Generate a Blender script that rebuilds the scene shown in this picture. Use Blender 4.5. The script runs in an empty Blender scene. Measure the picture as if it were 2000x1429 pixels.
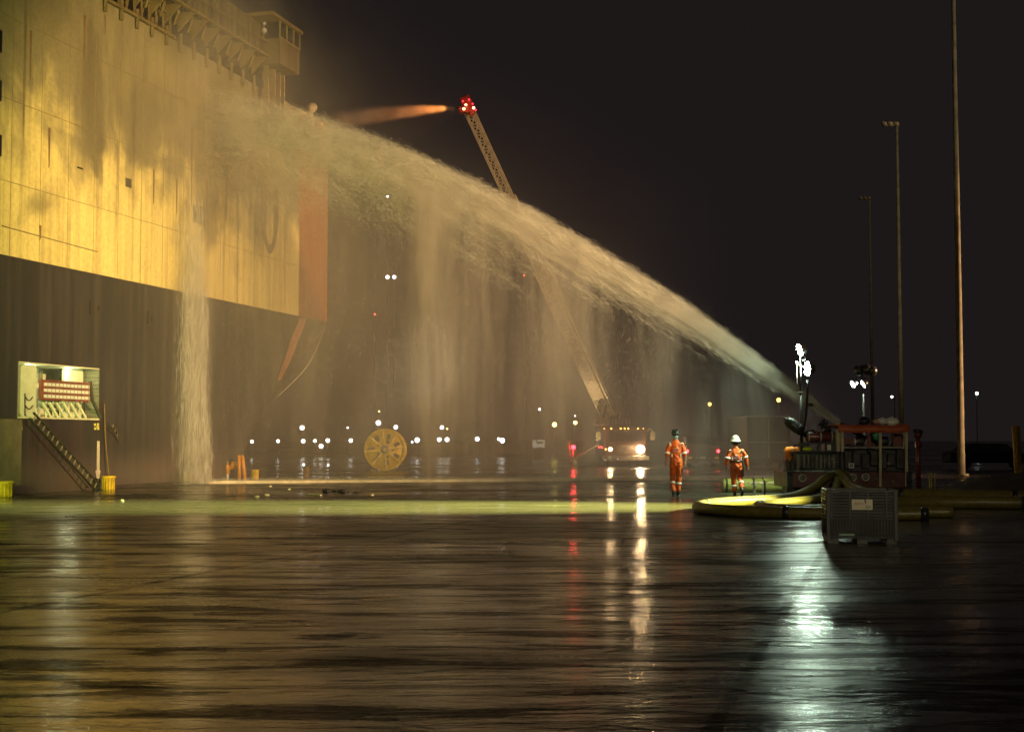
import bpy, bmesh, math, random
import numpy as np
from mathutils import Vector, Matrix, Euler
R = math.radians
sc = bpy.context.scene
rng = np.random.default_rng(7)
random.seed(7)
# ------------------------------------------------------------------ camera
F, HX, HY = 2700.0, 1000.0, 714.5
PITCH = math.atan((858 - 714.5) / F)
CAMZ = 1.65
cd = bpy.data.cameras.new('camera')
cam = bpy.data.objects.new('camera', cd)
sc.collection.objects.link(cam)
cam.location = (0, 0, CAMZ)
cam.rotation_euler = (R(90) + PITCH, 0, 0)
cd.sensor_width = 36
cd.lens = 36 * F / 2000
cd.clip_start = 0.1
cd.clip_end = 3000
sc.camera = cam
# ------------------------------------------------------------------ world, exposure
w = bpy.data.worlds.new('World')
sc.world = w
w.use_nodes = True
nt = w.node_tree
bg = nt.nodes['Background']
bg.inputs[0].default_value = (0.0105, 0.0078, 0.0080, 1)
bg.inputs[1].default_value = 1.0
sc.view_settings.view_transform = 'Standard'
sc.view_settings.look = 'None'
sc.view_settings.exposure = 0.18
sc.view_settings.gamma = 1
cy = sc.cycles
cy.max_bounces = 6
cy.diffuse_bounces = 2
cy.glossy_bounces = 3
cy.transmission_bounces = 3
cy.volume_bounces = 1
cy.transparent_max_bounces = 12
cy.volume_step_rate = 1.0
cy.volume_max_steps = 160
cy.sample_clamp_indirect = 4
cy.use_denoising = True
cy.use_adaptive_sampling = True
cy.adaptive_threshold = 0.04
cy.adaptive_min_samples = 24
cy.use_light_tree = True


def ray(px, py):
    d = Vector(((px - HX) / F, 1.0, -(py - HY) / F))
    c, s = math.cos(PITCH), math.sin(PITCH)
    return Vector((d.x, d.y * c - d.z * s, d.y * s + d.z * c))


def at(px, py, Y):
    d = ray(px, py)
    return Vector((0, 0, CAMZ)) + d * (Y / d.y)


def gr(px, py, z=0.0):
    d = ray(px, py)
    return Vector((0, 0, CAMZ)) + d * ((z - CAMZ) / d.z)


def lamp(kind, name, loc, target, power, color, size=0.3, angle=60, blend=0.4, parent=None):
    l = bpy.data.lights.new(name, kind)
    l.energy = power
    l.color = color
    if kind == 'SPOT':
        l.spot_size = R(angle)
        l.spot_blend = blend
        l.shadow_soft_size = size
    elif kind == 'POINT':
        l.shadow_soft_size = size
    elif kind == 'AREA':
        l.size = size
    o = bpy.data.objects.new(name, l)
    sc.collection.objects.link(o)
    o.location = loc
    if target is not None:
        o.rotation_euler = (Vector(target) - Vector(loc)).to_track_quat('-Z', 'Y').to_euler()
    return o


# lamps outside the frame: floods on ship and spray, plus added fill spots
lamp('SPOT', 'warm_offframe_flood', (22, 13, 9), (-11.6, 53, 8.4), 185000, (1.0, 0.625, 0.275), 0.5, 33, 0.9)
lamp('SPOT', 'warm_offframe_flood', (40, 57, 8), (-2, 68, 7), 62000, (1.0, 0.58, 0.32), 0.5, 48, 0.9)  # added flood from the right, brightens ladder, vehicles and mist
lamp('SPOT', 'yellow_offframe_flood', (26, 33.8, 9), (-2, 34.2, 0), 800000, (0.97, 1.0, 0.27), 0.15, 16.5, 1.0)  # added spot, shaped to lay the green-yellow band on the asphalt
lamp('SPOT', 'offframe_fill', (5, -14, 11), (-6.8, 74, 1.2), 190000, (1.0, 0.82, 0.5), 0.3, 3.0, 0.5)  # added narrow spot that only brightens the cable reel
lamp('SPOT', 'offframe_fill', (5, -14, 11), (6, 36, 1.0), 8500, (1.0, 0.88, 0.55), 0.3, 25, 0.95)  # added fill from behind the camera for crate, hoses and men
lamp('SPOT', 'yellow_offframe_flood', (-13, 22, 2.5), (-14.2, 42, 7.0), 10000, (0.74, 0.95, 0.18), 0.4, 70, 0.9)

# ------------------------------------------------------------------ node helpers


class N:
    """tiny expression wrapper round shader nodes"""
    def __init__(s, t, sock): s.t, s.k = t, sock
    def _o(s, op, b=None, c=None):
        n = s.t.nodes.new('ShaderNodeMath'); n.operation = op
        s.t.links.new(s.k, n.inputs[0])
        for i, v in ((1, b), (2, c)):
            if v is None: continue
            if isinstance(v, N): s.t.links.new(v.k, n.inputs[i])
            else: n.inputs[i].default_value = v
        return N(s.t, n.outputs[0])
    def __add__(s, b): return s._o('ADD', b)
    __radd__ = __add__
    def __mul__(s, b): return s._o('MULTIPLY', b)
    __rmul__ = __mul__
    def __sub__(s, b): return s._o('SUBTRACT', b)
    def __rsub__(s, b): return (s * -1) + b
    def __truediv__(s, b): return s._o('DIVIDE', b)
    def __pow__(s, b): return s._o('POWER', b)
    def exp(s): return s._o('EXPONENT')
    def abs(s): return s._o('ABSOLUTE')
    def max(s, b): return s._o('MAXIMUM', b)
    def min(s, b): return s._o('MINIMUM', b)
    def step(s, a, b, c=0.0, d=1.0):
        n = s.t.nodes.new('ShaderNodeMapRange'); n.interpolation_type = 'SMOOTHSTEP'
        s.t.links.new(s.k, n.inputs['Value'])
        for nm, v in (('From Min', a), ('From Max', b), ('To Min', c), ('To Max', d)):
            n.inputs[nm].default_value = v
        return N(s.t, n.outputs[0])


def coords(t):
    tc = t.nodes.new('ShaderNodeTexCoord')
    sp = t.nodes.new('ShaderNodeSeparateXYZ')
    t.links.new(tc.outputs['Object'], sp.inputs[0])
    return [N(t, sp.outputs[i]) for i in range(3)]


def comb(t, a, b, c):
    n = t.nodes.new('ShaderNodeCombineXYZ')
    for i, v in enumerate((a, b, c)):
        if isinstance(v, N): t.links.new(v.k, n.inputs[i])
        else: n.inputs[i].default_value = v
    return n.outputs[0]


def noise(t, vec, scale=1.0, detail=2.0, rough=0.5, dist=0.0):
    n = t.nodes.new('ShaderNodeTexNoise')
    t.links.new(vec, n.inputs['Vector'])
    n.inputs['Scale'].default_value = scale
    n.inputs['Detail'].default_value = detail
    n.inputs['Roughness'].default_value = rough
    n.inputs['Distortion'].default_value = dist
    return N(t, n.outputs[0])


def mixc(t, fac, a, b):
    n = t.nodes.new('ShaderNodeMix'); n.data_type = 'RGBA'
    if isinstance(fac, N): t.links.new(fac.k, n.inputs[0])
    else: n.inputs[0].default_value = fac
    for i, v in ((6, a), (7, b)):
        if isinstance(v, (tuple, list)): n.inputs[i].default_value = (*v[:3], 1)
        else: t.links.new(v, n.inputs[i])
    return n.outputs[2]


MATS = {}


def mat(name, col, rough=0.5, metal=0.0, var=0.35, vs=3.0, emit=0.0, ecol=None, bump=0.0, spec=0.5):
    """painted / metal / plastic surface with procedural colour and roughness variation"""
    if name in MATS: return MATS[name]
    m = bpy.data.materials.new(name); m.use_nodes = True
    t = m.node_tree; b = t.nodes['Principled BSDF']
    x, y, z = coords(t)
    n = noise(t, comb(t, x, y, z), vs, 5, 0.6)
    k = n.step(0.25, 0.75)
    dark = tuple(c * (1 - var) for c in col)
    lite = tuple(min(1, c * (1 + var * 0.4)) for c in col)
    t.links.new(mixc(t, k, dark, lite), b.inputs['Base Color'])
    t.links.new((k * 0.2 + (rough - 0.1)).k, b.inputs['Roughness'])
    b.inputs['Metallic'].default_value = metal
    b.inputs['Specular IOR Level'].default_value = spec
    if emit:
        b.inputs['Emission Color'].default_value = (*(ecol or col), 1)
        b.inputs['Emission Strength'].default_value = emit
    if bump:
        bp = t.nodes.new('ShaderNodeBump'); bp.inputs['Strength'].default_value = bump
        bp.inputs['Distance'].default_value = 0.02
        t.links.new(n.k, bp.inputs['Height']); t.links.new(bp.outputs[0], b.inputs['Normal'])
    MATS[name] = m
    return m


# ------------------------------------------------------------------ mesh helpers
def frame(d):
    d = Vector(d).normalized()
    a = Vector((0, 0, 1)) if abs(d.z) < 0.95 else Vector((1, 0, 0))
    u = d.cross(a).normalized()
    return d, u, u.cross(d).normalized()


class G:
    def __init__(s): s.v, s.f, s.sm = [], [], []
    def add(s, vs, fs, smooth=False):
        o = len(s.v); s.v += [tuple(p) for p in vs]
        for f in fs: s.f.append([i + o for i in f]); s.sm.append(smooth)
        return s
    def box(s, c, size, rot=None):
        x, y, z = (k / 2 for k in size)
        P = [Vector((i * x, j * y, k * z)) for i in (-1, 1) for j in (-1, 1) for k in (-1, 1)]
        if rot is not None:
            M = rot if isinstance(rot, Matrix) else Euler(rot).to_matrix()
            P = [M @ p for p in P]
        c = Vector(c)
        return s.add([p + c for p in P], [(0, 1, 3, 2), (4, 6, 7, 5), (0, 4, 5, 1), (2, 3, 7, 6), (0, 2, 6, 4), (1, 5, 7, 3)])
    def bar(s, a, b, w, h=None, up=(0, 0, 1)):
        a, b = Vector(a), Vector(b); d = b - a; L = d.length; d.normalize()
        up = Vector(up)
        if abs(d.dot(up)) > 0.98: up = Vector((1, 0, 0))
        u = d.cross(up).normalized(); v = u.cross(d)
        M = Matrix((u, d, v)).transposed()
        return s.box((a + b) / 2, (w, L, h or w), M)
    def tube(s, pts, r, n=10, cap=True):
        pts = [Vector(p) for p in pts]; k = len(pts)
        rs = list(r) if hasattr(r, '__len__') else [r] * k
        vs, fs = [], []
        d0, u, v = frame(pts[1] - pts[0])
        for i, p in enumerate(pts):
            d = (pts[min(i + 1, k - 1)] - pts[max(i - 1, 0)]).normalized()
            u = (u - d * u.dot(d)).normalized(); v = u.cross(d)
            for j in range(n):
                a = 2 * math.pi * j / n
                vs.append(p + (u * math.cos(a) + v * math.sin(a)) * rs[i])
        for i in range(k - 1):
            for j in range(n):
                a, b = i * n + j, i * n + (j + 1) % n
                fs.append((a, b, b + n, a + n))
        s.add(vs, fs, True)
        if cap:
            s.add(vs[:n], [tuple(range(n))[::-1]]); s.add(vs[-n:], [tuple(range(n))])
        return s
    def cyl(s, a, b, r, r2=None, n=14):
        return s.tube([a, b], [r, r if r2 is None else r2], n)
    def prism(s, poly, off):
        """poly: list of 3-D points (planar), off: vector"""
        n = len(poly); off = Vector(off)
        P = [Vector(p) for p in poly]; Q = [p + off for p in P]
        fs = [tuple(range(n)), tuple(range(2 * n - 1, n - 1, -1))]
        fs += [(i, i + n, (i + 1) % n + n, (i + 1) % n) for i in range(n)]
        return s.add(P + Q, fs)
    def lathe(s, prof, c=(0, 0, 0), axis=(0, 0, 1), n=18):
        d, u, v = frame(axis); c = Vector(c); vs, fs = [], []
        for (r, h) in prof:
            for j in range(n):
                a = 2 * math.pi * j / n
                vs.append(c + d * h + (u * math.cos(a) + v * math.sin(a)) * max(r, 1e-4))
        for i in range(len(prof) - 1):
            for j in range(n):
                a, b = i * n + j, i * n + (j + 1) % n
                fs.append((a, b, b + n, a + n))
        return s.add(vs, fs, True)
    def ball(s, c, r, n=12, m=8, sq=(1, 1, 1), jit=0.0):
        c = Vector(c); vs, fs = [], []
        for i in range(m + 1):
            th = math.pi * i / m
            for j in range(n):
                ph = 2 * math.pi * j / n
                q = r * (1 + (random.uniform(-jit, jit) if 0 < i < m else 0))
                vs.append(c + Vector((math.sin(th) * math.cos(ph) * sq[0], math.sin(th) * math.sin(ph) * sq[1], math.cos(th) * sq[2])) * q)
        for i in range(m):
            for j in range(n):
                a, b = i * n + j, i * n + (j + 1) % n
                fs.append((a, a + n, b + n, b))
        return s.add(vs, fs, True)
    def build(s, name, m, parent=None, bevel=0.0):
        me = bpy.data.meshes.new(name)
        me.from_pydata(s.v, [], s.f)
        me.polygons.foreach_set('use_smooth', s.sm)
        bm = bmesh.new(); bm.from_mesh(me)
        bmesh.ops.remove_doubles(bm, verts=bm.verts, dist=1e-5)
        bmesh.ops.recalc_face_normals(bm, faces=bm.faces)
        bm.to_mesh(me); bm.free()
        me.materials.append(m)
        o = bpy.data.objects.new(name, me)
        sc.collection.objects.link(o)
        if parent is not None: o.parent = parent
        if bevel:
            md = o.modifiers.new('bevel', 'BEVEL'); md.width = bevel; md.segments = 2; md.limit_method = 'ANGLE'
        return o


def tag(o, label=None, cat=None, group=None, kind=None):
    if label: o['label'] = label
    if cat: o['category'] = cat
    if group: o['group'] = group
    if kind: o['kind'] = kind
    return o


def root(name, loc, rz, label, cat, group=None):
    o = bpy.data.objects.new(name, None)
    sc.collection.objects.link(o)
    o.location = loc; o.rotation_euler = (0, 0, rz); o.empty_display_size = 0.3
    return tag(o, label, cat, group)


def dup(o, loc=None, rz=None, label=None, parent=None):
    c = o.copy(); sc.collection.objects.link(c)
    if parent is not None: c.parent = parent
    if loc is not None: c.location = loc
    if rz is not None: c.rotation_euler = (0, 0, rz)
    if label: c['label'] = label
    for ch in list(o.children): dup(ch, parent=c)
    return c


def text(name, s, size, m, parent, M, ext=0.004):
    cu = bpy.data.curves.new(name, 'FONT'); cu.body = s; cu.size = size
    cu.align_x = 'CENTER'; cu.align_y = 'CENTER'; cu.extrude = ext
    t = bpy.data.objects.new(name + '_tmp', cu); sc.collection.objects.link(t)
    dg = bpy.context.evaluated_depsgraph_get(); dg.update()
    me = bpy.data.meshes.new_from_object(t.evaluated_get(dg))
    bpy.data.objects.remove(t)
    me.transform(M); me.materials.clear(); me.materials.append(m)
    o = bpy.data.objects.new(name, me); sc.collection.objects.link(o); o.parent = parent
    return o


# ------------------------------------------------------------------ ground
def ground_mat():
    m = bpy.data.materials.new('wet_asphalt'); m.use_nodes = True
    t = m.node_tree; b = t.nodes['Principled BSDF']
    x, y, z = coords(t)
    v = comb(t, x, y, z)
    patch = noise(t, comb(t, x * 0.55, y, z), 0.22, 5, 0.62, 0.4)
    grain = noise(t, v, 14, 5, 0.65)
    wet = (patch + grain * 0.12).step(0.44, 0.66)        # 1 = standing water film
    t.links.new(mixc(t, (grain * 0.55 + patch * 0.45).step(0.36, 0.64), (0.022, 0.021, 0.018), (0.105, 0.100, 0.076)), b.inputs['Base Color'])
    rg = (wet * -0.20 + 0.29) + grain * 0.08
    t.links.new(rg.k, b.inputs['Roughness'])
    b.inputs['IOR'].default_value = 1.38
    und0 = noise(t, v, 0.8, 2)
    sheen = noise(t, comb(t, x * 0.22, y, z), 2.3, 6, 0.70, 0.4)
    joint = None
    for a_, per, off, wd in ((y + (x * -0.012), 6.4, 3.4, 0.05), (x + y * -0.275, 7.5, 1.0, 0.035)):
        n_ = t.nodes.new('ShaderNodeMath'); n_.operation = 'PINGPONG'; t.links.new((a_ + off + und0 * 0.12).k, n_.inputs[0]); n_.inputs[1].default_value = per / 2
        j_ = N(t, n_.outputs[0]).step(wd, wd * 2.4, 0.0, 1.0); joint = j_ if joint is None else joint * j_
    t.links.new(((sheen.step(0.44, 0.575, 0.012, 1.0)) * (joint * 0.85 + 0.15) * noise(t, v, 38, 4, 0.7).step(0.36, 0.58, 0.35, 1.15)).k, b.inputs['Specular IOR Level'])
    # shallow undulation of the slab, rain ripples and stone texture
    und = noise(t, comb(t, x * 0.38, y, z), 0.85, 3, 0.55, 0.5)
    rip = noise(t, comb(t, x * 0.34, y, z), 3.4, 4, 0.62, 0.5)
    fine = noise(t, v, 48, 3, 0.6)
    h = und * 0.055 + rip * 0.022 + fine * 0.0013 + grain * (wet * -0.003 + 0.004)
    bp = t.nodes.new('ShaderNodeBump'); bp.inputs['Strength'].default_value = 1.0
    bp.inputs['Distance'].default_value = 1.0
    t.links.new(h.k, bp.inputs['Height']); t.links.new(bp.outputs[0], b.inputs['Normal'])
    return m


g = G(); g.add([(-900, -60, 0), (900, -60, 0), (900, 1500, 0), (-900, 1500, 0)], [(0, 1, 2, 3)])
tag(g.build('ground', ground_mat()), 'wet dark asphalt of the quay reflecting the lights', None, None, 'structure')
# ------------------------------------------------------------------ ship
SM = 0.275


def hx(Y): return -15.5 + SM * (Y - 40.1)


HN = Vector((1, -SM, 0)).normalized()                       # outward normal of the hull side
HU = Vector((SM, 1, 0)).normalized()                        # along the hull, away from the camera


def hp(Y, z, out=0.0): return Vector((hx(Y), Y, z)) + HN * out


def hpx(px, py, out=0.0):
    """point of the hull side seen at a pixel of the photograph"""
    d = ray(px, py); k = (-15.5 - SM * 40.1) / (d.x / d.y - SM)
    return at(px, py, k) + HN * out


def hull_mat(name, kind):
    m = bpy.data.materials.new(name); m.use_nodes = True
    t = m.node_tree; b = t.nodes['Principled BSDF']
    x, y, z = coords(t)
    v = comb(t, x, y, z)
    big = noise(t, comb(t, x, y * 0.8, z * 0.5), 0.33, 4, 0.6, 0.8)
    streak = noise(t, comb(t, x * 0.3, y * 2.2, z * 0.07), 1.6, 5, 0.65)
    fine = noise(t, v, 7, 4, 0.6)
    if kind == 'yellow':
        c = mixc(t, streak.step(0.42, 0.66), (0.68, 0.58, 0.22), (0.50, 0.42, 0.16))
        blot = noise(t, comb(t, x, y * 0.55, z * 0.55), 0.7, 4, 0.55, 1.2)
        scorch = (z + (big - 0.5) * 8 + (blot - 0.5) * 7 + (streak - 0.5) * 1.2).step(9.0, 12.4)      # burnt, discoloured paint up high
        c2 = mixc(t, big.step(0.35, 0.65), (0.19, 0.175, 0.105), (0.085, 0.078, 0.058))
        c = mixc(t, scorch * 0.9, c, c2)
        c = mixc(t, (streak.step(0.60, 0.72) * (z.step(7, 12))) * 0.7, c, (0.10, 0.075, 0.04))
    elif kind == 'black':
        c = mixc(t, streak.step(0.4, 0.7), (0.026, 0.025, 0.026), (0.048, 0.044, 0.040))
        c = mixc(t, z.step(1.6, 0.3) * 0.5, c, (0.16, 0.13, 0.115))
    elif kind == 'orange':
        c = mixc(t, streak.step(0.4, 0.7), (0.27, 0.10, 0.045), (0.20, 0.075, 0.035))
    else:
        c = mixc(t, streak.step(0.35, 0.7), (0.12, 0.10, 0.045), (0.04, 0.032, 0.02))
    c = mixc(t, fine.step(0.35, 0.8) * 0.25, c, (0.05, 0.04, 0.03))
    t.links.new(c, b.inputs['Base Color'])
    b.inputs['Roughness'].default_value = 0.42
    plates = noise(t, comb(t, x * 0.2, y, z * 0.6), 0.9, 2, 0.5)
    bp = t.nodes.new('ShaderNodeBump'); bp.inputs['Strength'].default_value = 0.6; bp.inputs['Distance'].default_value = 0.12
    t.links.new((plates + fine * 0.05).k, bp.inputs['Height']); t.links.new(bp.outputs[0], b.inputs['Normal'])
    return m


YEL, BLK, ORA, DKH = (hull_mat('yellow_hull_paint', 'yellow'), hull_mat('black_hull_paint', 'black'),
                      hull_mat('orange_hull_paint', 'orange'), hull_mat('sooty_deckhouse_paint', 'deck'))
ship = root('cargo_ship', (hx(50), 50, 0), 0, 'huge yellow and black sided cargo ship moored along the quay', 'ship')


class S(G):
    """geometry given in world coordinates, stored relative to the ship's base"""
    def build(s, name, m, parent=None, bevel=0.0):
        o = super().build(name, m, parent if parent else ship, bevel)
        if parent is None: o.data.transform(Matrix.Translation((-hx(50), -50, 0)))
        elif parent.parent is not None: o.data.transform(Matrix.Translation((-hx(50), -50, 0)))
        return o


ZB = 7.17
Y0, Y1 = 22.0, 64.8
IN = -HN * 22
# upper hull, yellow, ends in an orange stripe at the corner
ys = hpx(583, 620).y
g = S(); g.prism([hp(Y0, ZB), hp(ys, ZB), hp(ys, 16.5), hp(Y0, 16.5)], IN).build('upper_hull', YEL)
g = S(); g.prism([hp(ys, ZB - .001, .004), hp(Y1, ZB - .001, .004), hp(Y1, 16.52, .004), hp(ys, 16.52, .004)], IN).build('corner_stripe', ORA)
# lower hull, black, with the shell door opening left out; the end sweeps in under the flare
oa, ob = hpx(35, 800).y, hpx(192, 800).y
oz0, oz1 = hpx(100, 818).z, hpx(100, 711).z
prof = [(64.75, ZB), (62.9, 5.9), (61.2, 4.7), (59.6, 3.6), (57.9, 2.3), (56.4, 1.0), (55.4, 0.0), (54.9, -1.5)]
low = S()
def slab(a, b, z0, z1):
    low.prism([hp(a, z0), hp(b, z0), hp(b, z1), hp(a, z1)], IN)
slab(Y0, oa, -1.5, ZB - .002); slab(oa, ob, -1.5, oz0); slab(oa, ob, oz1, ZB - .002)
n = len(prof)
pl = [hp(ob, -1.5)] + [hp(y, z if z < ZB else ZB - .002) for y, z in prof[::-1]] + [hp(ob, ZB - .002)]
low.prism(pl, IN)
low.build('lower_hull', BLK)
# faint orange band carried down on the dark flare
g = S(); q = [(61.9, 7.1), (60.9, 6.0), (60.3, 5.1), (59.6, 4.2)]; q2 = [(62.6, 7.1), (61.6, 6.0), (60.9, 5.1), (59.9, 4.2)]
for i in range(3):
    g.prism([hp(*q[i], .002), hp(*q2[i], .002), hp(*q2[i + 1], .002), hp(*q[i + 1], .002)], HN * .012)
g.build('flare_stripe', mat('faded_orange_paint', (0.30, 0.13, 0.08), 0.5))
# horizontal seams and vertical frames of the shell plating
g = S()
for px, py, px2, py2 in ((2, 441, 190, 492),):
    g.bar(hpx(px, py, .01), hpx(px2, py2, .01), .03)
for Y in np.arange(24, 61, 1.45):
    g.bar(hp(Y, ZB + .02, .004), hp(Y, 16.4, .004), .012)
for z in (9.4, 11.9, 14.4):
    g.bar(hp(Y0, z, .005), hp(ys, z, .005), .016)
g.build('plate_seam', mat('seam_paint', (0.21, 0.175, 0.08), 0.6))
# vents, hatches and shell doors
dark = mat('dark_opening', (0.02, 0.018, 0.02), 0.7)
def hatch(name, px0, py0, px1, py1, m, th=.02):
    a, b = hpx(px0, (py0 + py1) / 2).y, hpx(px1, (py0 + py1) / 2).y
    z1, z0 = hpx((px0 + px1) / 2, py0).z, hpx((px0 + px1) / 2, py1).z
    S().prism([hp(a, z0, .003), hp(b, z0, .003), hp(b, z1, .003), hp(a, z1, .003)], HN * th).build(name, m)
for r in ((-12, 57, 3, 101), (-12, 155, 2, 196), (-12, 262, 2, 304)):
    hatch('vent_opening', *r, mat('blue_black_opening', (0.006, 0.008, 0.016), 0.4))
hatch('hatch', 245, 349, 256, 366, mat('grey_hatch', (0.07, 0.065, 0.05), 0.6))
hatch('hatch', 376, 402, 399, 437, mat('grey_hatch', (0.07, 0.065, 0.05), 0.6))
hatch('scupper', 150, 327, 161, 330, dark)
for r in ((174, 587, 177, 614), (191, 597, 193, 606), (287, 607, 290, 632), (296, 615, 298, 630)):
    hatch('scupper', *r, dark)
hatch('fender_plate', -20, 818, 41, 949, mat('patched_plate', (0.17, 0.155, 0.09), 0.5), .015)
# long rust runs
rust = mat('rust_run', (0.17, 0.11, 0.05), 0.8, vs=6)
g = S()
for px, a, b, wd in ((375, 250, 404, .05), (404, 350, 440, .06), (492, 300, 380, .05), (520, 330, 440, .06), (535, 400, 480, .05),
                     (165, 30, 120, .05), (78, 440, 470, .05), (205, 30, 70, .04), (300, 330, 400, .05), (345, 350, 420, .05), (96, 250, 330, .05), (60, 60, 160, .04)):
    p, q_ = hpx(px, a), hpx(px, b)
    g = S(); g.prism([hp(p.y, q_.z, .003), hp(p.y + wd, q_.z + .1, .003), hp(p.y + wd * 1.3, p.z, .003), hp(p.y - wd, p.z, .003)], HN * .006); g.build('rust_run', rust)
# remains of the big dark lettering near the corner
g = S()
def oval(yc, zc, ry, rz, w_):
    n_ = 20
    for i in range(n_):
        a0, a1 = 2 * math.pi * i / n_, 2 * math.pi * (i + 1) / n_
        g.prism([hp(yc + math.cos(a0) * ry, zc + math.sin(a0) * rz, .012), hp(yc + math.cos(a1) * ry, zc + math.sin(a1) * rz, .012),
                 hp(yc + math.cos(a1) * (ry - w_), zc + math.sin(a1) * (rz - w_), .012), hp(yc + math.cos(a0) * (ry - w_), zc + math.sin(a0) * (rz - w_), .012)], HN * .004)
for px, a_, b_, wd in ((487, 300, 420, .30), (500, 340, 460, .30), (441, 320, 430, .12)):
    p, q_ = hpx(px, a_), hpx(px, b_)
    g.prism([hp(p.y, q_.z, .012), hp(p.y + wd, q_.z, .012), hp(p.y + wd, p.z, .012), hp(p.y, p.z, .012)], HN * .004)
c_ = hpx(527, 410); oval(c_.y, c_.z + .4, .85, 2.3, .34)
g.build('hull_lettering', mat('dark_lettering_paint', (.19, .155, .085), .6, var=.5, vs=2))
# white load arrow, yellow pilot marks
whitep = mat('white_marking', (0.62, 0.58, 0.46), 0.5, var=.2)
a, b = hpx(191, 864), hpx(193, 932)
Ya = a.y
g = S()
g.prism([hp(Ya - .05, 1.55 + .05, .003), hp(Ya + .09, 1.6, .003), hp(Ya + .11, .62, .003), hp(Ya + .17, .62, .003), hp(Ya + .03, .12, .003),
         hp(Ya - .12, .62, .003), hp(Ya - .05, .62, .003)], HN * .01)
g.build('arrow_marking', whitep)
ym = mat('yellow_marking', (0.62, 0.58, 0.12), 0.5)
for px in (38, 189):
    p = hpx(px, 833); g = S()
    for dy, dz, w_, h_ in ((-.12, .07, .11, .08), (.06, .07, .11, .1), (-.1, -.06, .12, .08), (.08, -.05, .1, .1), (0, 0, .05, .05)):
        g.prism([hp(p.y + dy - w_ / 2, p.z + dz - h_ / 2, .003), hp(p.y + dy + w_ / 2, p.z + dz - h_ / 2, .003),
                 hp(p.y + dy + w_ / 2, p.z + dz + h_ / 2, .003), hp(p.y + dy - w_ / 2, p.z + dz + h_ / 2, .003)], HN * .008)
    g.build('pilot_mark', ym)
# ---- shell door compartment
cream = mat('cream_compartment_paint', (0.62, 0.64, 0.44), 0.5, var=.2)
D = 1.5
g = S()
def wallq(p, off): g.prism(p, off)
wallq([hp(oa, oz0, -D), hp(ob, oz0, -D), hp(ob, oz1, -D), hp(oa, oz1, -D)], -HN * .06)
wallq([hp(oa - .04, oz0, 0), hp(oa - .04, oz0, -D), hp(oa - .04, oz1, -D), hp(oa - .04, oz1, 0)], HU * .045)
wallq([hp(ob, oz0, 0), hp(ob, oz0, -D), hp(ob, oz1, -D), hp(ob, oz1, 0)], HU * .045)
wallq([hp(oa, oz0, .05), hp(ob, oz0, .05), hp(ob, oz0, -D), hp(oa, oz0, -D)], Vector((0, 0, .05)))
wallq([hp(oa, oz1, 0), hp(ob, oz1, 0), hp(ob, oz1, -D), hp(oa, oz1, -D)], Vector((0, 0, -.04)))
comp = g.build('shell_door_opening', cream)
def rpanel(name, px0, px1, py0, py1, out, th, m, rr=.14):
    a_, b_ = hpx(px0, 760).y, hpx(px1, 760).y
    z1, z0 = hpx((px0 + px1) / 2, py0).z, hpx((px0 + px1) / 2, py1).z
    P = []
    for cx_, cz_, s0 in ((a_ + rr, z0 + rr, 180), (b_ - rr, z0 + rr, 270), (b_ - rr, z1 - rr, 0), (a_ + rr, z1 - rr, 90)):
        for k in range(5):
            th_ = R(s0 + k * 22.5); P.append(hp(cx_ + rr * math.cos(th_), cz_ + rr * math.sin(th_), out))
    g = S(); g.prism(P, HN * th); return g.build(name, m, comp)
rpanel('door_leaf', 44, 74, 712, 814, -.25, .2, mat('pale_door_paint', (0.60, 0.66, 0.46), 0.4, var=.12))
rpanel('door_leaf', 152, 188, 718, 817, -.6, .1, mat('pale_door_paint', (0.60, 0.66, 0.46), 0.4))
g = S()
for px in (112, 118, 146, 150):
    g = S(); g.bar(hpx(px, 718, -1.3), hpx(px, 745, -1.3), .05); g.build('frame', mat('dull_green_frame', (0.2, 0.21, 0.13), .6), comp)
g = S()
pts = [hpx(80 + i * 2.0, 722 + 7 * math.sin(i * 2.1) + i * .4, -.9) for i in range(16)]
g.tube(pts, .022, 6)
for i in range(9):
    p = hpx(80 + i * 4, 718 + (i % 3) * 8, -.8); g.ball(p, .06, 8, 5)
for k in (0, 1):
    g.build('cable_run', mat('black_cable', (0.02, 0.02, 0.02), .5), comp); g = S()
    g.tube([hpx(51 + i * 2.0, 775 + k * 17 + 7 * math.sin(i * math.pi / 7), -.02) for i in range(8)], .014, 6)
g.bar(hpx(50, 768, -.02), hpx(50, 812, -.02), .025)
g.build('cable_run', mat('black_cable', (0.02, 0.02, 0.02), .5), comp)
# folded ramp with red and white chevron board
red, wht = mat('red_band_paint', (0.22, 0.07, 0.05), .5), mat('white_band_paint', (0.66, 0.70, 0.64), .5, var=.15)
a_, b_ = hpx(82, 760).y, hpx(177, 760).y
zt, zb = hpx(128, 744).z, hpx(128, 783).z
g = S(); g.prism([hp(a_, zb, -.12), hp(b_, zb, -.12), hp(b_, zt, -.12), hp(a_, zt, -.12)], HN * .1)
board = g.build('ramp_board', red, comp)
g = S()
for k in range(3):
    z_ = zb + (zt - zb) * (.12 + .29 * k)
    g.prism([hp(a_ + .12, z_, -.018), hp(b_ - .06, z_, -.018), hp(b_ - .06, z_ + .1, -.018), hp(a_ + .12, z_ + .1, -.018)], HN * .012)
g.build('white_band', wht, comp)
g = S()
for i in range(12): g.bar(hp(a_ + .3 + i * .2, zb + .03, .0), hp(a_ + .3 + i * .2, zt - .03, .0), .012)
g.build('board_rib', mat('dull_green_frame', (0.2, 0.21, 0.13), .6), comp)
g = S()
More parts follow.
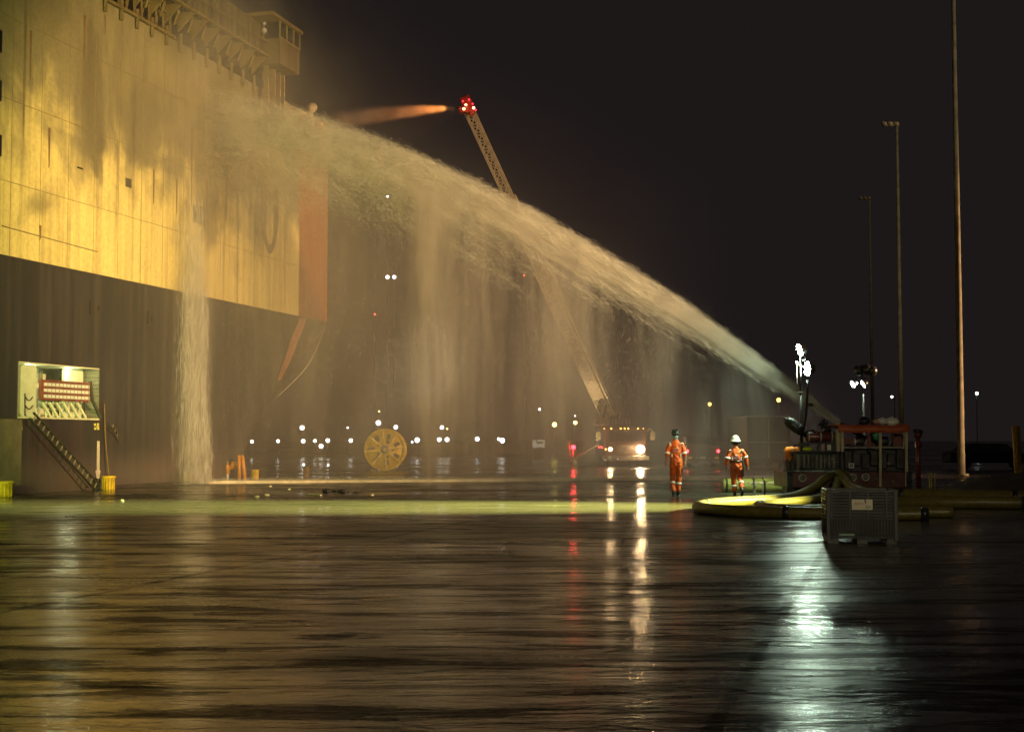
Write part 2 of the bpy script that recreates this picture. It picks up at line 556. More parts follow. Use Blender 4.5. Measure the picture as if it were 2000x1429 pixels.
for i in range(6):
    A_ = hpx(88 + i * 13.5, 786, -.1); B_ = hpx(101 + i * 13.5, 816, -.02)
    g.bar(A_, B_, .07)
    g.bar(hpx(93 + i * 13.5, 784, -.3), hpx(93 + i * 13.5, 815, -.3), .05)
g.bar(hpx(86, 798, -.2), hpx(166, 799, -.2), .04)
g.build('ramp_strut', cream, comp)
g = S(); g.bar(hpx(179, 745, -.05), hpx(183, 785, -.05), .08); g.bar(hpx(183, 785, -.02), hpx(193, 815, .06), .08)
g.bar(hpx(168, 786, -.1), hpx(168, 816, -.1), .25, .05)
g.build('ramp_arm', mat('dark_green_steel', (0.05, 0.06, 0.04), .5), comp)
lamp('POINT', 'compartment_lamp', hp((oa + ob) / 2 - .9, oz1 - .15, -.55), None, 26, (0.86, 1.0, 0.55), .08)
lamp('POINT', 'compartment_lamp', hp((oa + ob) / 2 + .9, oz1 - .15, -.3), None, 22, (0.92, 1.0, 0.6), .08)
# ---- open gallery at the deck edge (upper left) and deckhouse above
dk = DKH
frm = mat('gallery_steel', (0.15, 0.115, 0.045), .6)
g = S()
za = 16.5
gy0, gy1 = hpx(214, 2).y, hpx(330, 66).y
for i in range(9):
    Y = gy0 + (gy1 - gy0) * i / 8
    g.bar(hp(Y, za, .05), hp(Y, za + 1.5, .05), .07)
    if i < 8: g.bar(hp(Y, za, .0), hp(Y + (gy1 - gy0) / 8, za + 1.5, .0), .06)
g.bar(hp(gy0 - 3, za + .02, .12), hp(gy1 + .2, za + .02, .12), .10)
g.bar(hp(gy0, za + .8, .1), hp(gy1, za + .8, .1), .06)
g.bar(hp(gy0, za + 1.5, .1), hp(gy1, za + 1.5, .1), .08)
g.build('deck_gallery', frm)
g = S()
dy1 = hpx(512, 150).y
base = 17.6
for i in range(10):                                    # ribbed deckhouse panels stepping along the edge
    Ya_, Yb_ = 44 + (dy1 - 44) * i / 10, 44 + (dy1 - 44) * (i + 1) / 10 - .18
    top = 19.1 - .02 * i
    g.prism([hp(Ya_, base, .35), hp(Yb_, base, .35), hp(Yb_, top, .35), hp(Ya_, top, .35)], -HN * 4)
    for k in range(4):
        Yr = Ya_ + .1 + k * (Yb_ - Ya_ - .2) / 3
        g.bar(hp(Yr, base, .38), hp(Yr, top - .02, .38), .05)
    g.bar(hp(Ya_ - .04, top + .03, .3), hp(Yb_ + .04, top + .03, .3), .12, .06)
g.build('deckhouse', dk)
g = S()
for i in range(13):                                    # brackets carrying the overhang
    Y = 46 + (dy1 - 46) * i / 12
    g.prism([hp(Y, base - .02, .75), hp(Y, base - .02, 0), hp(Y, base - .75, 0)], HU * .07)
    g.bar(hp(Y + .2, base - .2, .5), hp(Y + .5, base - .6, .15), .09)
    g.bar(hp(Y + .1, 16.1, .1), hp(Y + .1, base - .8, .1), .09)
g.bar(hp(46, base - .04, .75), hp(dy1, base - .04, .75), .08)
g.bar(hp(46, base + .55, .75), hp(dy1, base + .55, .75), .04)
g.build('overhang_bracket', frm)
# bridge wing
wy0, wy1 = hpx(548, 120).y - .2, hpx(583, 120).y + 2.4
W0 = at(535, 145, 59.5); 
zf, zs, zr = at(570, 140, 58).z, at(570, 92, 58).z, at(570, 60, 58).z
def wp(u, o, z): return hp(u, z, o)
ua, ub, oi, oo = 57.0, 58.9, -2.4, 1.25
g = S(); g.prism([wp(ua, oi, zf), wp(ub, oi, zf), wp(ub, oo, zf), wp(ua, oo, zf)], Vector((0, 0, zs - zf)))
wing = g.build('bridge_wing', dk)
g = S(); g.prism([wp(ua - .9, oi, zr), wp(ub + .1, oi, zr), wp(ub + .1, oo + .12, zr), wp(ua - .9, oo + .12, zr)], Vector((0, 0, .14)))
g.build('roof', frm, wing)
g = S()
for u_, o_ in ((ua, oo), (ua + .65, oo), (ua + 1.3, oo), (ub, oo), (ub, oi), (ua, oi), (ua, -.4), (ua, .5), (ub, .2)):
    g.bar(wp(u_, o_, zs), wp(u_, o_, zr), .07)
g.bar(wp(ua, oo, zs + .02), wp(ub, oo, zs + .02), .08)
g.build('window_frame', frm, wing)
gl = mat('dark_wing_glass', (0.02, 0.022, 0.03), .15)
g = S(); g.prism([wp(ua + .05, oi + .1, zs), wp(ub - .05, oi + .1, zs), wp(ub - .05, oo - .05, zs), wp(ua + .05, oo - .05, zs)], Vector((0, 0, zr - zs)))
g.build('window_glass', gl, wing)
g = S(); p = wp(ua - .03, .55, zs + .35); g.ball(p, .12); g.ball(p + Vector((0, 0, .3)), .08); g.ball(p + Vector((0.05, 0, .55)), .09)
g.build('wing_instrument', mat('pale_instrument', (.4, .4, .42), .5), wing)
g = S()
for u_, o_ in ((ua + .3, .5), (ua + .9, .5), (ua + 1.4, .5), (ua + 1.8, .5)):
    g.bar(wp(u_, o_, 14.0), wp(u_, o_, zf), .22)
g.bar(wp(ub, .3, 14.2), wp(ub, .3, zf - .8), .1)
g.build('wing_support', dk, wing)
p = hpx(598, 215, .2); g = S()
g.cyl(p - Vector((0, 0, 1.5)), p, .14); g.ball(p + Vector((.1, 0, .1)), .22)
g.build('deck_vent', mat('pale_vent_paint', (.4, .33, .22), .6))
# ------------------------------------------------------------------ water
JA = Vector((9.67, 40.8, 0.0)); JH = Vector((-0.870, 0.494, 0)).normalized(); JW = Vector((0.494, 0.870, 0)).normalized()


def jz(s): return 2.15 + 0.7455 * s - 0.01027 * s * s


def jp(s, dv=0.0, w=0.0): return JA + JH * s + JW * w + Vector((0, 0, jz(s) + dv))


def water_mat(name, col, tr=0.5):
    m = bpy.data.materials.new(name); m.use_nodes = True
    t = m.node_tree; t.nodes.remove(t.nodes['Principled BSDF'])
    d = t.nodes.new('ShaderNodeBsdfDiffuse'); l = t.nodes.new('ShaderNodeBsdfTranslucent'); mx = t.nodes.new('ShaderNodeMixShader')
    x, y, z = coords(t); n_ = noise(t, comb(t, x, y, z), 1.5, 3)
    c = mixc(t, n_.step(.3, .7), tuple(k * .75 for k in col), col)
    t.links.new(c, d.inputs[0]); t.links.new(c, l.inputs[0]); mx.inputs[0].default_value = tr
    t.links.new(d.outputs[0], mx.inputs[1]); t.links.new(l.outputs[0], mx.inputs[2])
    t.links.new(mx.outputs[0], t.nodes['Material Output'].inputs['Surface'])
    return m


def slivers(name, P, D, L, Wd, m, parent=None):
    """many thin elongated water ligaments: centres P, directions D, lengths L, widths Wd"""
    n = len(P)
    D = D / np.linalg.norm(D, axis=1, keepdims=True)
    a = rng.normal(size=(n, 3)); u = np.cross(D, a); u /= np.linalg.norm(u, axis=1, keepdims=True)
    V = np.empty((n, 4, 3))
    hl, hw = (L / 2)[:, None], (Wd / 2)[:, None]
    V[:, 0] = P - D * hl; V[:, 1] = P + u * hw; V[:, 2] = P + D * hl; V[:, 3] = P - u * hw
    me = bpy.data.meshes.new(name)
    me.vertices.add(n * 4); me.vertices.foreach_set('co', V.reshape(-1))
    me.loops.add(n * 4); me.loops.foreach_set('vertex_index', np.arange(n * 4, dtype=np.int32))
    me.polygons.add(n); me.polygons.foreach_set('loop_start', np.arange(0, n * 4, 4, dtype=np.int32))
    me.update(); me.validate()
    me.materials.append(m)
    o = bpy.data.objects.new(name, me); sc.collection.objects.link(o)
    if parent is not None: o.parent = parent
    return o


WAT = water_mat('water_drops', (0.80, 0.80, 0.76))


def volume_mat(name, fn, col=(0.9, 0.9, 0.9), g=0.2, rate=1.0):
    m = bpy.data.materials.new(name); m.use_nodes = True
    t = m.node_tree; t.nodes.remove(t.nodes['Principled BSDF'])
    v = t.nodes.new('ShaderNodeVolumePrincipled')
    v.inputs['Color'].default_value = (*col, 1); v.inputs['Anisotropy'].default_value = g
    t.links.new(fn(t).k, v.inputs['Density']); m.cycles.volume_step_rate = rate
    t.links.new(v.outputs[0], t.nodes['Material Output'].inputs['Volume'])
    return m


def jet_coords(t):
    x, y, z = coords(t)
    ax, ay = x - JA.x, y - JA.y
    s = ax * JH.x + ay * JH.y
    w_ = ax * JW.x + ay * JW.y
    dv = z - (s * 0.7455 + 2.15 + s * s * -0.01027)
    return s, w_, dv, z


def jet_density(t):
    s, w_, dv, z = jet_coords(t)
    r = (1 - (s * -0.45).exp()) * 0.36 + s * 0.034 + 0.09
    up = dv.max(0.0) / (r * 0.75)
    dn = dv.min(0.0) / (r * 1.1 + s * 0.008)
    rho = up * up + dn * dn + (w_ / r) * (w_ / r)
    core = (rho * -1.3).exp()
    warp = noise(t, comb(t, s * 0.35, dv * 0.6, w_ * 0.6), 1.0, 2)
    st = noise(t, comb(t, s * 0.85, dv * 1.7 + s * 0.40 + warp * 2.0, w_ * 0.45), 1.15, 4, 0.72, 0.55)
    st2 = noise(t, comb(t, s * 0.55, dv * 1.6 + s * 0.55 + warp * 1.6, w_ * 0.40), 1.5, 3, 0.6, 0.8)
    tex = st.step(0.45, 0.60, 0.0, 1.15) + ((st2 - 0.5).abs() * -20).exp() * 2.6 * st.step(0.36, 0.55, 0.1, 1.0)
    ragged = s.step(3.0, 12.0)
    k = ragged * tex + (1 - ragged) * 1.0
    dens = (s * 0.32 + 0.6) ** -0.80 * 1.7
    return core.step(0.10, 0.9) * k * dens * ((s * -0.6).exp() * 3 + 1) * s.step(-0.02, 0.3) * s.step(26.5, 18.5)


def spray_density(t):
    """falling spray under the jet, in curtains, down to the quay"""
    s, w_, dv, z = jet_coords(t)
    below = dv.step(0.6, -0.8)
    wv = noise(t, comb(t, s * 0.5, z * 0.22, w_ * 0.5), 1.0, 2)
    col = noise(t, comb(t, s * 0.9 + wv * 1.6, z * 0.085, w_ * 0.8), 0.62, 2, 0.6)
    fine = noise(t, comb(t, s * 1.6 + wv * 2.2, z * 0.10, w_ * 1.2), 1.6, 2, 0.6)
    cur = col.step(0.44, 0.66, 0.02, 1.0) * fine.step(0.38, 0.62, 0.15, 1.7)
    fade = (dv * 0.16).min(0.0).exp()
    wid = w_.abs().step(3.0, 0.8)
    band = ((s - 14.4) * 0.75); band = (band * band * -1).exp() * 0.75 + 0.62     # the heavy curtain right of the ship
    near = ((s - 9) * 0.2); near = (near * near * -1).exp() * fade * 0.8
    return below * cur * wid * (fade * 0.55 + 0.22 + near) * band * 0.42 * s.step(1.0, 6.0)


def mist_density(t):
    s, w_, dv, z = jet_coords(t)
    lump = noise(t, comb(t, s * 0.16, z * 0.10, w_ * 0.16), 1.0, 1, 0.55)
    x, y, z0 = coords(t)
    sx = ((x * -1 + 9.67) / 0.87).max(0.0)
    dm = z - (sx * 0.7455 + 2.15 + sx * sx * -0.01027)
    top = dm.step(2.5, -2.5)
    ex, ey, ez = (x + 11.0) / 3.6, (y - 51.6) / 4.6, (z - 12.3) / 4.8
    lumps = noise(t, comb(t, x * .5, y * .5, z * .4), 1.0, 2, .6)
    blob = ((ex * ex + ey * ey + ez * ez) * -1).exp() * lumps.step(.35, .65, .35, 1.5) * 5.0
    ship_side = s.step(12, 24)
    up = (dv * -1 + 2).step(-6, 2) * ship_side
    px_, py_, pz_ = (x + 11.8) / 2.0, (y - 52.5) / 3.0, (z - 17.5) / 3.2
    blob = blob + ((px_ * px_ + py_ * py_ + pz_ * pz_) * -1).exp() * lumps.step(.3, .7, .3, 1.5) * 7.0
    return (top.max(up * 0.25) + blob) * lump.step(0.25, 0.75, 0.35, 1.3) * s.step(-3, 9) * 0.0145


# bounding solid of the jet: a swept tube
jet = root('water_jet', JA, 0, 'broad pale water jet arching from the pump unit onto the ship side', 'water jet')
g = G(); S_ = np.linspace(0, 26.5, 30)
g.tube([jp(s, -0.02 * s) - JA for s in S_], [0.25 + 1.0 * (1 - math.exp(-s / 1.6)) + 0.115 * s for s in S_], 12)
o = g.build('jet_body', volume_mat('jet_water_volume', jet_density, (0.92, 0.88, 0.80), 0.25, .19), jet)
# volume shaders read object coordinates: shift mesh so that object space equals world space
o.data.transform(Matrix.Translation(JA)); o.location = -JA
# ligaments of the jet
def jet_slivers():
    """wisps: bundles of fine ligaments strung along short curved paths"""
    P, D, L, Wd = [], [], [], []
    for i in range(3000):
        s0 = 24.9 * random.random() ** 0.8
        if s0 > 19.5 and random.random() < (s0 - 19.5) / 6.5: continue
        r = 0.05 + 0.30 * (1 - math.exp(-s0 * .45)) + 0.030 * s0
        u = random.random(); far = min(1.0, max(0.0, (s0 - 4) / 9))
        if u < .55: dv0 = random.gauss(0.10 * r, 0.42 * r)
        else: dv0 = -abs(random.gauss(0, 1.0)) * r * (.6 + .7 * far)
        dv0 = min(dv0, 0.78 * r)
        w0 = random.gauss(0, 0.5 * r)
        ln = random.uniform(.5, 1.2) * (0.7 + 0.07 * s0)
        n_ = int(110 * (.6 + .9 * far) if s0 > 3 else 60)
        t_ = rng.random(n_) * 2 - 1
        s = s0 - t_ * ln                                  # t grows back towards the nozzle end (falling behind)
        ok = (s > 0.03) & (s < 25.2); s = s[ok]; t_ = t_[ok]
        fall = random.uniform(0, .30) * far * (1.8 if dv0 < 0 else .35)
        dv = dv0 - fall * ln * (t_ * .5 + .5) ** 2 + .05 * r * np.sin(t_ * random.uniform(2, 5) + random.uniform(0, 6.3))
        wd_ = 0.018 + 0.0050 * s0
        dv = dv + rng.normal(size=len(s)) * wd_; ww = w0 + rng.normal(size=len(s)) * wd_ * 1.5
        z = jz(s) + dv
        P.append(np.stack([JA.x + JH.x * s + JW.x * ww, JA.y + JH.y * s + JW.y * ww, z], 1))
        slope = .7455 - .0205 * s + fall * (t_ * .5 + .5)
        jt = .05 + .22 * far; D.append(np.stack([JH.x + rng.normal(size=len(s)) * jt, JH.y + rng.normal(size=len(s)) * jt, slope + rng.normal(size=len(s)) * jt], 1))
        L.append(rng.uniform(.06, .22, len(s)) * (1.5 - .5 * far)); Wd.append(rng.uniform(.0025, .0065, len(s)))
    return [np.concatenate(k) for k in (P, D, L, Wd)]
P, D, L, Wd = jet_slivers()
slivers('jet_ligaments', P - np.array(JA), D, L, Wd, WAT, jet)

# falling spray and drifting mist
g = G()
lo, hi = -3.4, 3.4
vs = []; fs = []
SS = np.linspace(0.5, 26, 12)
for s in SS:
    for w_ in (lo, hi):
        b_ = JA + JH * s + JW * w_
        vs += [(b_.x, b_.y, 0.02), (b_.x, b_.y, jz(s) + 0.8)]
for i in range(len(SS) - 1):
    a = i * 4
    fs += [(a, a + 4, a + 5, a + 1), (a + 2, a + 3, a + 7, a + 6), (a, a + 2, a + 6, a + 4), (a + 1, a + 5, a + 7, a + 3)]
fs += [(0, 1, 3, 2), (len(vs) - 4, len(vs) - 2, len(vs) - 1, len(vs) - 3)]
g.add(vs, fs)
tag(g.build('falling_spray', volume_mat('falling_spray_volume', spray_density, (0.93, 0.88, 0.82), 0.3, .8)),
    'curtains of fine spray falling from the jet to the quay', 'spray', None, 'stuff')
g = G()
g.box((-4, 68, 11.52), (34, 48, 23))
tag(g.build('mist', volume_mat('mist_volume', mist_density, (0.92, 0.88, 0.84), 0.15)),
    'thin brown lit mist drifting between the ship and the fire engine', 'mist', None, 'stuff')
# ------------------------------------------------------------------ world-space builder
def top(o):
    while o.parent is not None: o = o.parent
    return o


class W(G):
    """geometry written in world coordinates, stored relative to the base of its thing"""
    def build(s, name, m, parent=None, bevel=0.0):
        o = super().build(name, m, parent, bevel)
        if parent is not None:
            t = top(parent); o.data.transform(Matrix.Translation(-t.location))
        return o


def wthing(name, loc, label, cat, group=None): return root(name, Vector(loc), 0, label, cat, group)


def smooth(pts, k=8):
    pts = [Vector(p) for p in pts]; out = []
    for i in range(len(pts) - 1):
        p0, p1, p2, p3 = pts[max(i - 1, 0)], pts[i], pts[i + 1], pts[min(i + 2, len(pts) - 1)]
        for j in range(k):
            t = j / k
            out.append(.5 * ((2 * p1) + (p2 - p0) * t + (2 * p0 - 5 * p1 + 4 * p2 - p3) * t * t + (3 * p1 - p0 - 3 * p2 + p3) * t ** 3))
    return out + [pts[-1]]



STEEL = mat('dark_wet_steel', (0.035, 0.037, 0.038), 0.32, 0.4, bump=.2)
MAROON = mat('maroon_paint', (0.10, 0.028, 0.026), 0.35, 0.0, bump=.15)
BLACKR = mat('black_rubber', (0.014, 0.015, 0.017), 0.45, bump=.2)
CREAMP = mat('cream_post_paint', (0.42, 0.37, 0.23), 0.5)
OLIVE = mat('olive_hose_jacket', (0.135, 0.105, 0.020), 0.42, bump=.35, vs=9)
PALE = mat('pale_flange_metal', (0.42, 0.42, 0.36), 0.4, 0.3)
WHITE = mat('white_plastic', (0.62, 0.64, 0.60), 0.5, var=.2)
ORG = mat('orange_plastic', (0.72, 0.22, 0.03), 0.4, var=.3)
YELP = mat('yellow_quay_paint', (0.72, 0.50, 0.03), 0.45, var=.45, vs=5)
LAMPW = mat('lit_lamp_glass', (0.9, 1.0, 0.95), .3, var=0, emit=330, ecol=(0.76, 1.0, 0.76))

# ------------------------------------------------------------------ pump unit
UY = 39.2
U = lambda px, py, Y=UY: at(px, py, Y)
pump = wthing('pump_unit', (9.5, 40.3, 0), 'dark skid mounted pump unit with white ringed ports and an orange covered frame', 'pump unit')


def ub(px0, px1, py0, py1, y0=UY, y1=41.4, g=None):
    a, b = U(px0, py1, y0), U(px1, py0, y0)
    g = g or W()
    return g.box(((a.x + b.x) / 2, (y0 + y1) / 2, (a.z + b.z) / 2), (b.x - a.x, y1 - y0, b.z - a.z))


g = W(); ub(1540, 1776, 921, 952, g=g)
ch = g.build('chassis', MAROON, pump, .02)
g = W(); ub(1550, 1776, 952, 972, UY + .3, 41.2, g)
g.build('lower_frame', STEEL, pump, .02)
for px in (1543, 1776):
    g = W(); ub(px - 5, px + 5, 921, 974, UY - .06, UY + .12, g); g.build('leg', STEEL, pump, .01)
    g = W(); ub(px - 5, px + 5, 921, 970, 41.2, 41.4, g); g.build('leg', STEEL, pump, .01)
g = W(); ub(1533, 1645, 918, 921, UY - .08, UY + .3, g); g.build('deck_edge', mat('wet_pale_steel', (.28, .36, .33), .25, .5), pump)
g = W(); ub(1553, 1640, 884, 918, UY + .05, 41.0, g); cab_ = g.build('cabinet', mat('dark_green_cabinet', (.03, .04, .03), .3, .2), pump, .015)
g = W(); ub(1549, 1648, 881, 884, UY - .02, 41.1, g); g.build('lid', STEEL, cab_, .01)
g = W()
for i in range(9):
    px = 1561 + i * 8.2; ub(px, px + 1.6 + (i % 3), 888, 914, UY - .01, UY + .06, g)
ub(1556, 1560, 886, 917, UY - .02, UY + .06, g)
g.build('louvre', mat('green_grey_steel', (.13, .14, .10), .35, .4), cab_)
g = W(); random.seed(3)
for i in range(20):
    px = 1604 + random.random() * 32; py = 894 + random.random() * 14
    ub(px, px + 1.6, py, py + 1.5, UY - .02, UY + .06, g)
g.build('gauge', mat('small_bright_fittings', (.5, .45, .38), .2, .8), cab_)
g = W(); ub(1641, 1776, 876, 921, UY + .25, 41.3, g); g.build('equipment_case', mat('blue_black_case', (.024, .028, .032), .45, bump=.2), pump, .03)
g = W()
for i in range(7):
    ub(1650 + i * 17, 1664 + i * 17, 880 + (i % 3) * 3, 915 - (i % 2) * 6, UY + .1, UY + .26, g)
g.build('pipework', mat('dark_mixed_machinery', (.05, .04, .045), .4, .2, .6), pump, .02)
g = W(); ub(1658, 1668, 904, 914, UY + .07, UY + .095, g); sgn = g.build('hazard_plate', WHITE, pump)
g = W(); a = U(1663, 909, UY + .05)
for k in range(4):
    an = k * math.pi / 2 + .78; p = a + Vector((math.cos(an) * .035, 0, math.sin(an) * .035)); g.box(p, (.035, .02, .035), (0, -.78, 0))
g.build('symbol', BLACKR, sgn)
# ports
for px, py in ((1567, 933), (1665, 932), (1690, 931.5)):
    c = U(px, py, UY)
    g = W(); g.lathe([(.075, -.02), (.075, .06), (.118, .06), (.118, -.02)], c, (0, -1, 0), 20); pt = g.build('port', PALE, pump)
    g = W(); g.lathe([(0, .03), (.08, .03), (.08, -.01)], c, (0, -1, 0), 20); g.build('port_cap', mat('dull_cap', (.16, .15, .11), .5), pt)
# frame with orange cover
for px, y in ((1645, UY), (1719, UY - .05), (1770, UY), (1700, 41.3), (1766, 41.3)):
    g = W(); a = U(px, 950 if px > 1650 else 882, y); b = U(px, 836, y)
    g.bar(a, b, .075); g.build('frame_post', CREAMP, pump, .005)
g = W(); g.bar(U(1645, 874, UY - .01), U(1772, 873, UY - .01), .05); g.build('frame_rail', mat('dull_rail', (.2, .18, .15), .4, .3), pump)
g = W()
n_ = 16; V = []
for i in range(n_ + 1):
    f = i / n_; px = 1636 + f * 139; sag = math.sin(f * math.pi) * 3 + math.sin(f * 9) * 1.2 + random.uniform(-.8, .8)
    for (dy, yy) in ((842, UY - .12), (829, UY - .10), (826, UY + .6), (830, 41.2)):
        V.append(U(px, dy + sag, UY) + Vector((0, yy - UY, 0)))
F_ = [(i * 4 + j, i * 4 + j + 1, i * 4 + 5 + j, i * 4 + 4 + j) for i in range(n_) for j in range(3)]
g.add(V, F_, True); cov = g.build('cover_sheet', mat('red_orange_tarpaulin', (0.46, 0.10, 0.03), .45, bump=.4), pump)
md = cov.modifiers.new('thick', 'SOLIDIFY'); md.thickness = .03
random.seed(11)
for k in range(5):
    c = U(1654 + k * 24, 862, UY + .7 + .2 * (k % 2)); g = W()
    if k % 2: g.cyl(c + Vector((-.12, 0, 0)), c + Vector((.12, 0, .02)), .13, n=16)
    else: g.box(c, (.26, .4, .22 + .05 * k), (0, .05 * k, 0))
    g.build('stowed_gear', mat(('rusty_red_gear', 'dark_grey_gear')[k % 2], ((.16, .04, .02), (.05, .05, .05))[k % 2], .4), pump, .01)
for k in range(4):
    g = W(); x0 = 1650 + k * 28
    g.tube(smooth([U(x0, 876, UY + .2), U(x0 + 6, 868 + k, UY + .05), U(x0 + 14, 872, UY + .1), U(x0 + 20, 890, UY + .12), U(x0 + 17, 912, UY + .12)], 4), .018, 6); g.build('cable_loop', BLACKR, pump)
for k, (px, py) in enumerate(((1600, 940), (1625, 928), (1712, 935), (1745, 940), (1735, 905))):
    g = W(); c = U(px, py, UY); g.lathe([(.035, 0), (.05, .0), (.05, .03), (.035, .03)], c, (0, -1, 0), 14); g.bar(c + Vector((-.04, -.02, 0)), c + Vector((.04, -.02, 0)), .012); g.bar(c + Vector((0, -.02, -.04)), c + Vector((0, -.02, .04)), .012); g.build('valve_wheel', mat('worn_valve_metal', (.25, .2, .16), .4, .4), pump)
# engine and pipework on the left
g = W(); a, b = U(1571, 853, UY + .4), U(1632, 853, UY + .4)
g.lathe([(0, 0), (.13, .02), (.16, .08), (.16, .80), (.13, .87), (0, .89)], a, b - a, 18)
eng = g.build('engine_housing', mat('dark_red_housing', (.12, .03, .028), .28, .1, bump=.2), pump)
for f in (.12, .5, .86):
    g = W(); g.lathe([(.155, -.02), (.178, -.02), (.178, .02), (.155, .02)], a.lerp(b, f), b - a, 18); g.build('clamp_ring', PALE, eng)
g = W(); ub(1612, 1631, 866, 882, UY + .1, UY + .6, g); g.build('control_box', BLACKR, pump, .01)
g = W(); ub(1616, 1623, 868, 879, UY + .08, UY + .11, g); g.build('instruction_plate', WHITE, pump)
g = W()
g.bar(U(1580, 862, UY + .4), U(1573, 882, UY + .4), .08); g.bar(U(1600, 862, UY + .4), U(1596, 882, UY + .4), .06)
g.bar(U(1560, 866, UY + .3), U(1640, 864, UY + .3), .05); g.bar(U(1549, 871, UY + .2), U(1575, 868, UY + .2), .05)
g.tube([U(1573, 846), U(1578, 841), U(1588, 840), U(1592, 845)], .035, 8)
g.build('support_bracket', BLACKR, pump)
g = W(); ub(1634, 1640, 838, 882, UY, UY + .2, g); ub(1643, 1648, 843, 882, UY + .4, UY + .5, g); g.build('cream_stanchion', CREAMP, pump)
# monitors
a, b = U(1574, 850, UY + .3), U(1537, 820, UY + .3); d = (b - a).normalized(); L_ = (b - a).length
g = W(); g.lathe([(0, 0), (.07, 0), (.07, .14), (.15, .18), (.16, .25), (.16, L_ - .08), (.13, L_ - .04), (.13, L_ + .02), (.0, L_ + .02)], a, d, 18)
mon = g.build('monitor_barrel', STEEL, pump)
g = W()
for h in (.3, L_ - .14): g.lathe([(.16, h - .02), (.172, h - .02), (.172, h + .02), (.16, h + .02)], a, d, 18)
g.build('barrel_band', BLACKR, mon)
g = W(); c = a + d * (L_ + .04) ; g.ball(c, .05); g.build('barrel_lug', BLACKR, mon)
a, b = U(1622, 843, UY + .3), U(1603, 823, UY + .3); d = (b - a).normalized()
g = W(); g.lathe([(0, 0), (.05, 0), (.05, .1), (.12, .1), (.12, .16), (.07, .17), (.07, .22), (.13, .22), (.13, .28), (.08, .29), (.08, .34), (.13, .34), (.13, .4), (0, .4)], a, d, 16)
g.build('monitor_barrel', BLACKR, pump)
# the working monitor, the jet leaves it
a = JA - JH * .95 + Vector((0, 0, 1.55)); b = JA - JH * .02 + Vector((0, 0, 2.12))
g = W(); g.tube([a + Vector((.1, .4, -.5)), a + Vector((.05, .2, -.1)), a.lerp(b, .3), b], [.1, .09, .08, .055], 12)
g.build('monitor_barrel', MAROON, pump)
# hoses dropping from the unit and lying in loops on the quay
def hose(pts, r, label, end=False, group='supply hoses of the pump unit', m=OLIVE):
    o = wthing('supply_hose', (pts[len(pts) // 2][0], pts[len(pts) // 2][1], 0), label, 'hose', group)
    P_ = smooth(pts); g = W(); g.tube(P_, r, 16); h = g.build('hose_body', m, o)
    g = W()
    for q_ in (len(P_) // 2 + 3, len(P_) * 4 // 5):
        d_ = P_[q_ + 1] - P_[q_]; c_ = W(); c_.lathe([(r * .96, -.07), (r * 1.12, -.05), (r * 1.12, .05), (r * .96, .07)], P_[q_], d_, 16); c_.build('coupling', STEEL, o)
    if end:
        for q, w_ in ((P_[0], P_[1]), (P_[-1], P_[-2])):
            if q.z < r * 1.6:
                g = W(); d = (q - w_).normalized(); g.lathe([(r * .6, .06), (r * 1.1, .06), (r * 1.1, -.1), (r * 1.0, -.1)], q, d, 16); g.build('coupling', STEEL, o)
    return o


hose([(8.98, 39.15, .62), (8.75, 38.8, .55), (8.2, 38.0, .30), (7.5, 36.9, .14), (6.6, 35.4, .125), (5.3, 33.9, .125), (4.45, 32.4, .125), (4.2, 31.0, .125),
      (4.75, 29.7, .125), (5.9, 29.0, .125), (7.2, 28.6, .125), (8.45, 28.4, .125)], .125, 'long olive hose making the widest loop on the asphalt in front of the crate', True)
hose([(9.2, 39.15, .62), (9.1, 38.7, .5), (8.7, 37.6, .2), (8.0, 36.0, .12), (6.9, 34.0, .12), (5.95, 32.6, .12), (5.6, 31.5, .12), (5.95, 30.5, .12),
      (6.9, 29.9, .12), (8.1, 29.5, .12), (9.3, 29.3, .12)], .12, 'olive hose making the inner loop whose turn starts left of the crate')
hose([(9.25, 39.18, .68), (9.27, 38.7, .6), (9.35, 37.9, .3), (9.9, 37.0, .2), (11.2, 36.0, .2), (13.0, 35.0, .2), (15.5, 34.2, .2)], .17, 'thick olive hose leaving the pump unit to the right behind the crate')
hose([(9.0, 33.0, .15), (10.2, 33.2, .15), (11.6, 33.0, .15), (13.0, 32.4, .15), (14.4, 31.3, .15)], .15, 'olive hose lying to the right of the crate on dark asphalt', True)
# short fat suction pipe
o = wthing('suction_pipe', (7.7, 43.7, 0), 'fat green suction pipe lying behind the man in the white helmet', 'pipe')
g = W(); g.lathe([(0, 0), (.20, .0), (.213, .03), (.213, 2.3)], (6.64, 43.7, .215), (1, .02, 0), 24)
pb = g.build('pipe_body', mat('green_yellow_pipe', (.30, .32, .07), .4, bump=.2), o)
for h in (.1, .95):
    g = W(); g.lathe([(.213, h - .03), (.232, h - .03), (.232, h + .03), (.213, h + .03)], (6.64, 43.7, .215), (1, .02, 0), 24); g.build('clamp_band', BLACKR, o)
g = W()
for i in range(14): g.box((7.35 + i * .09, 43.49, .30 + .01 * math.sin(i * 2)), (.045, .03, .03))
g.build('coupling_bolts', mat('red_white_bolts', (.55, .3, .22), .4), o)
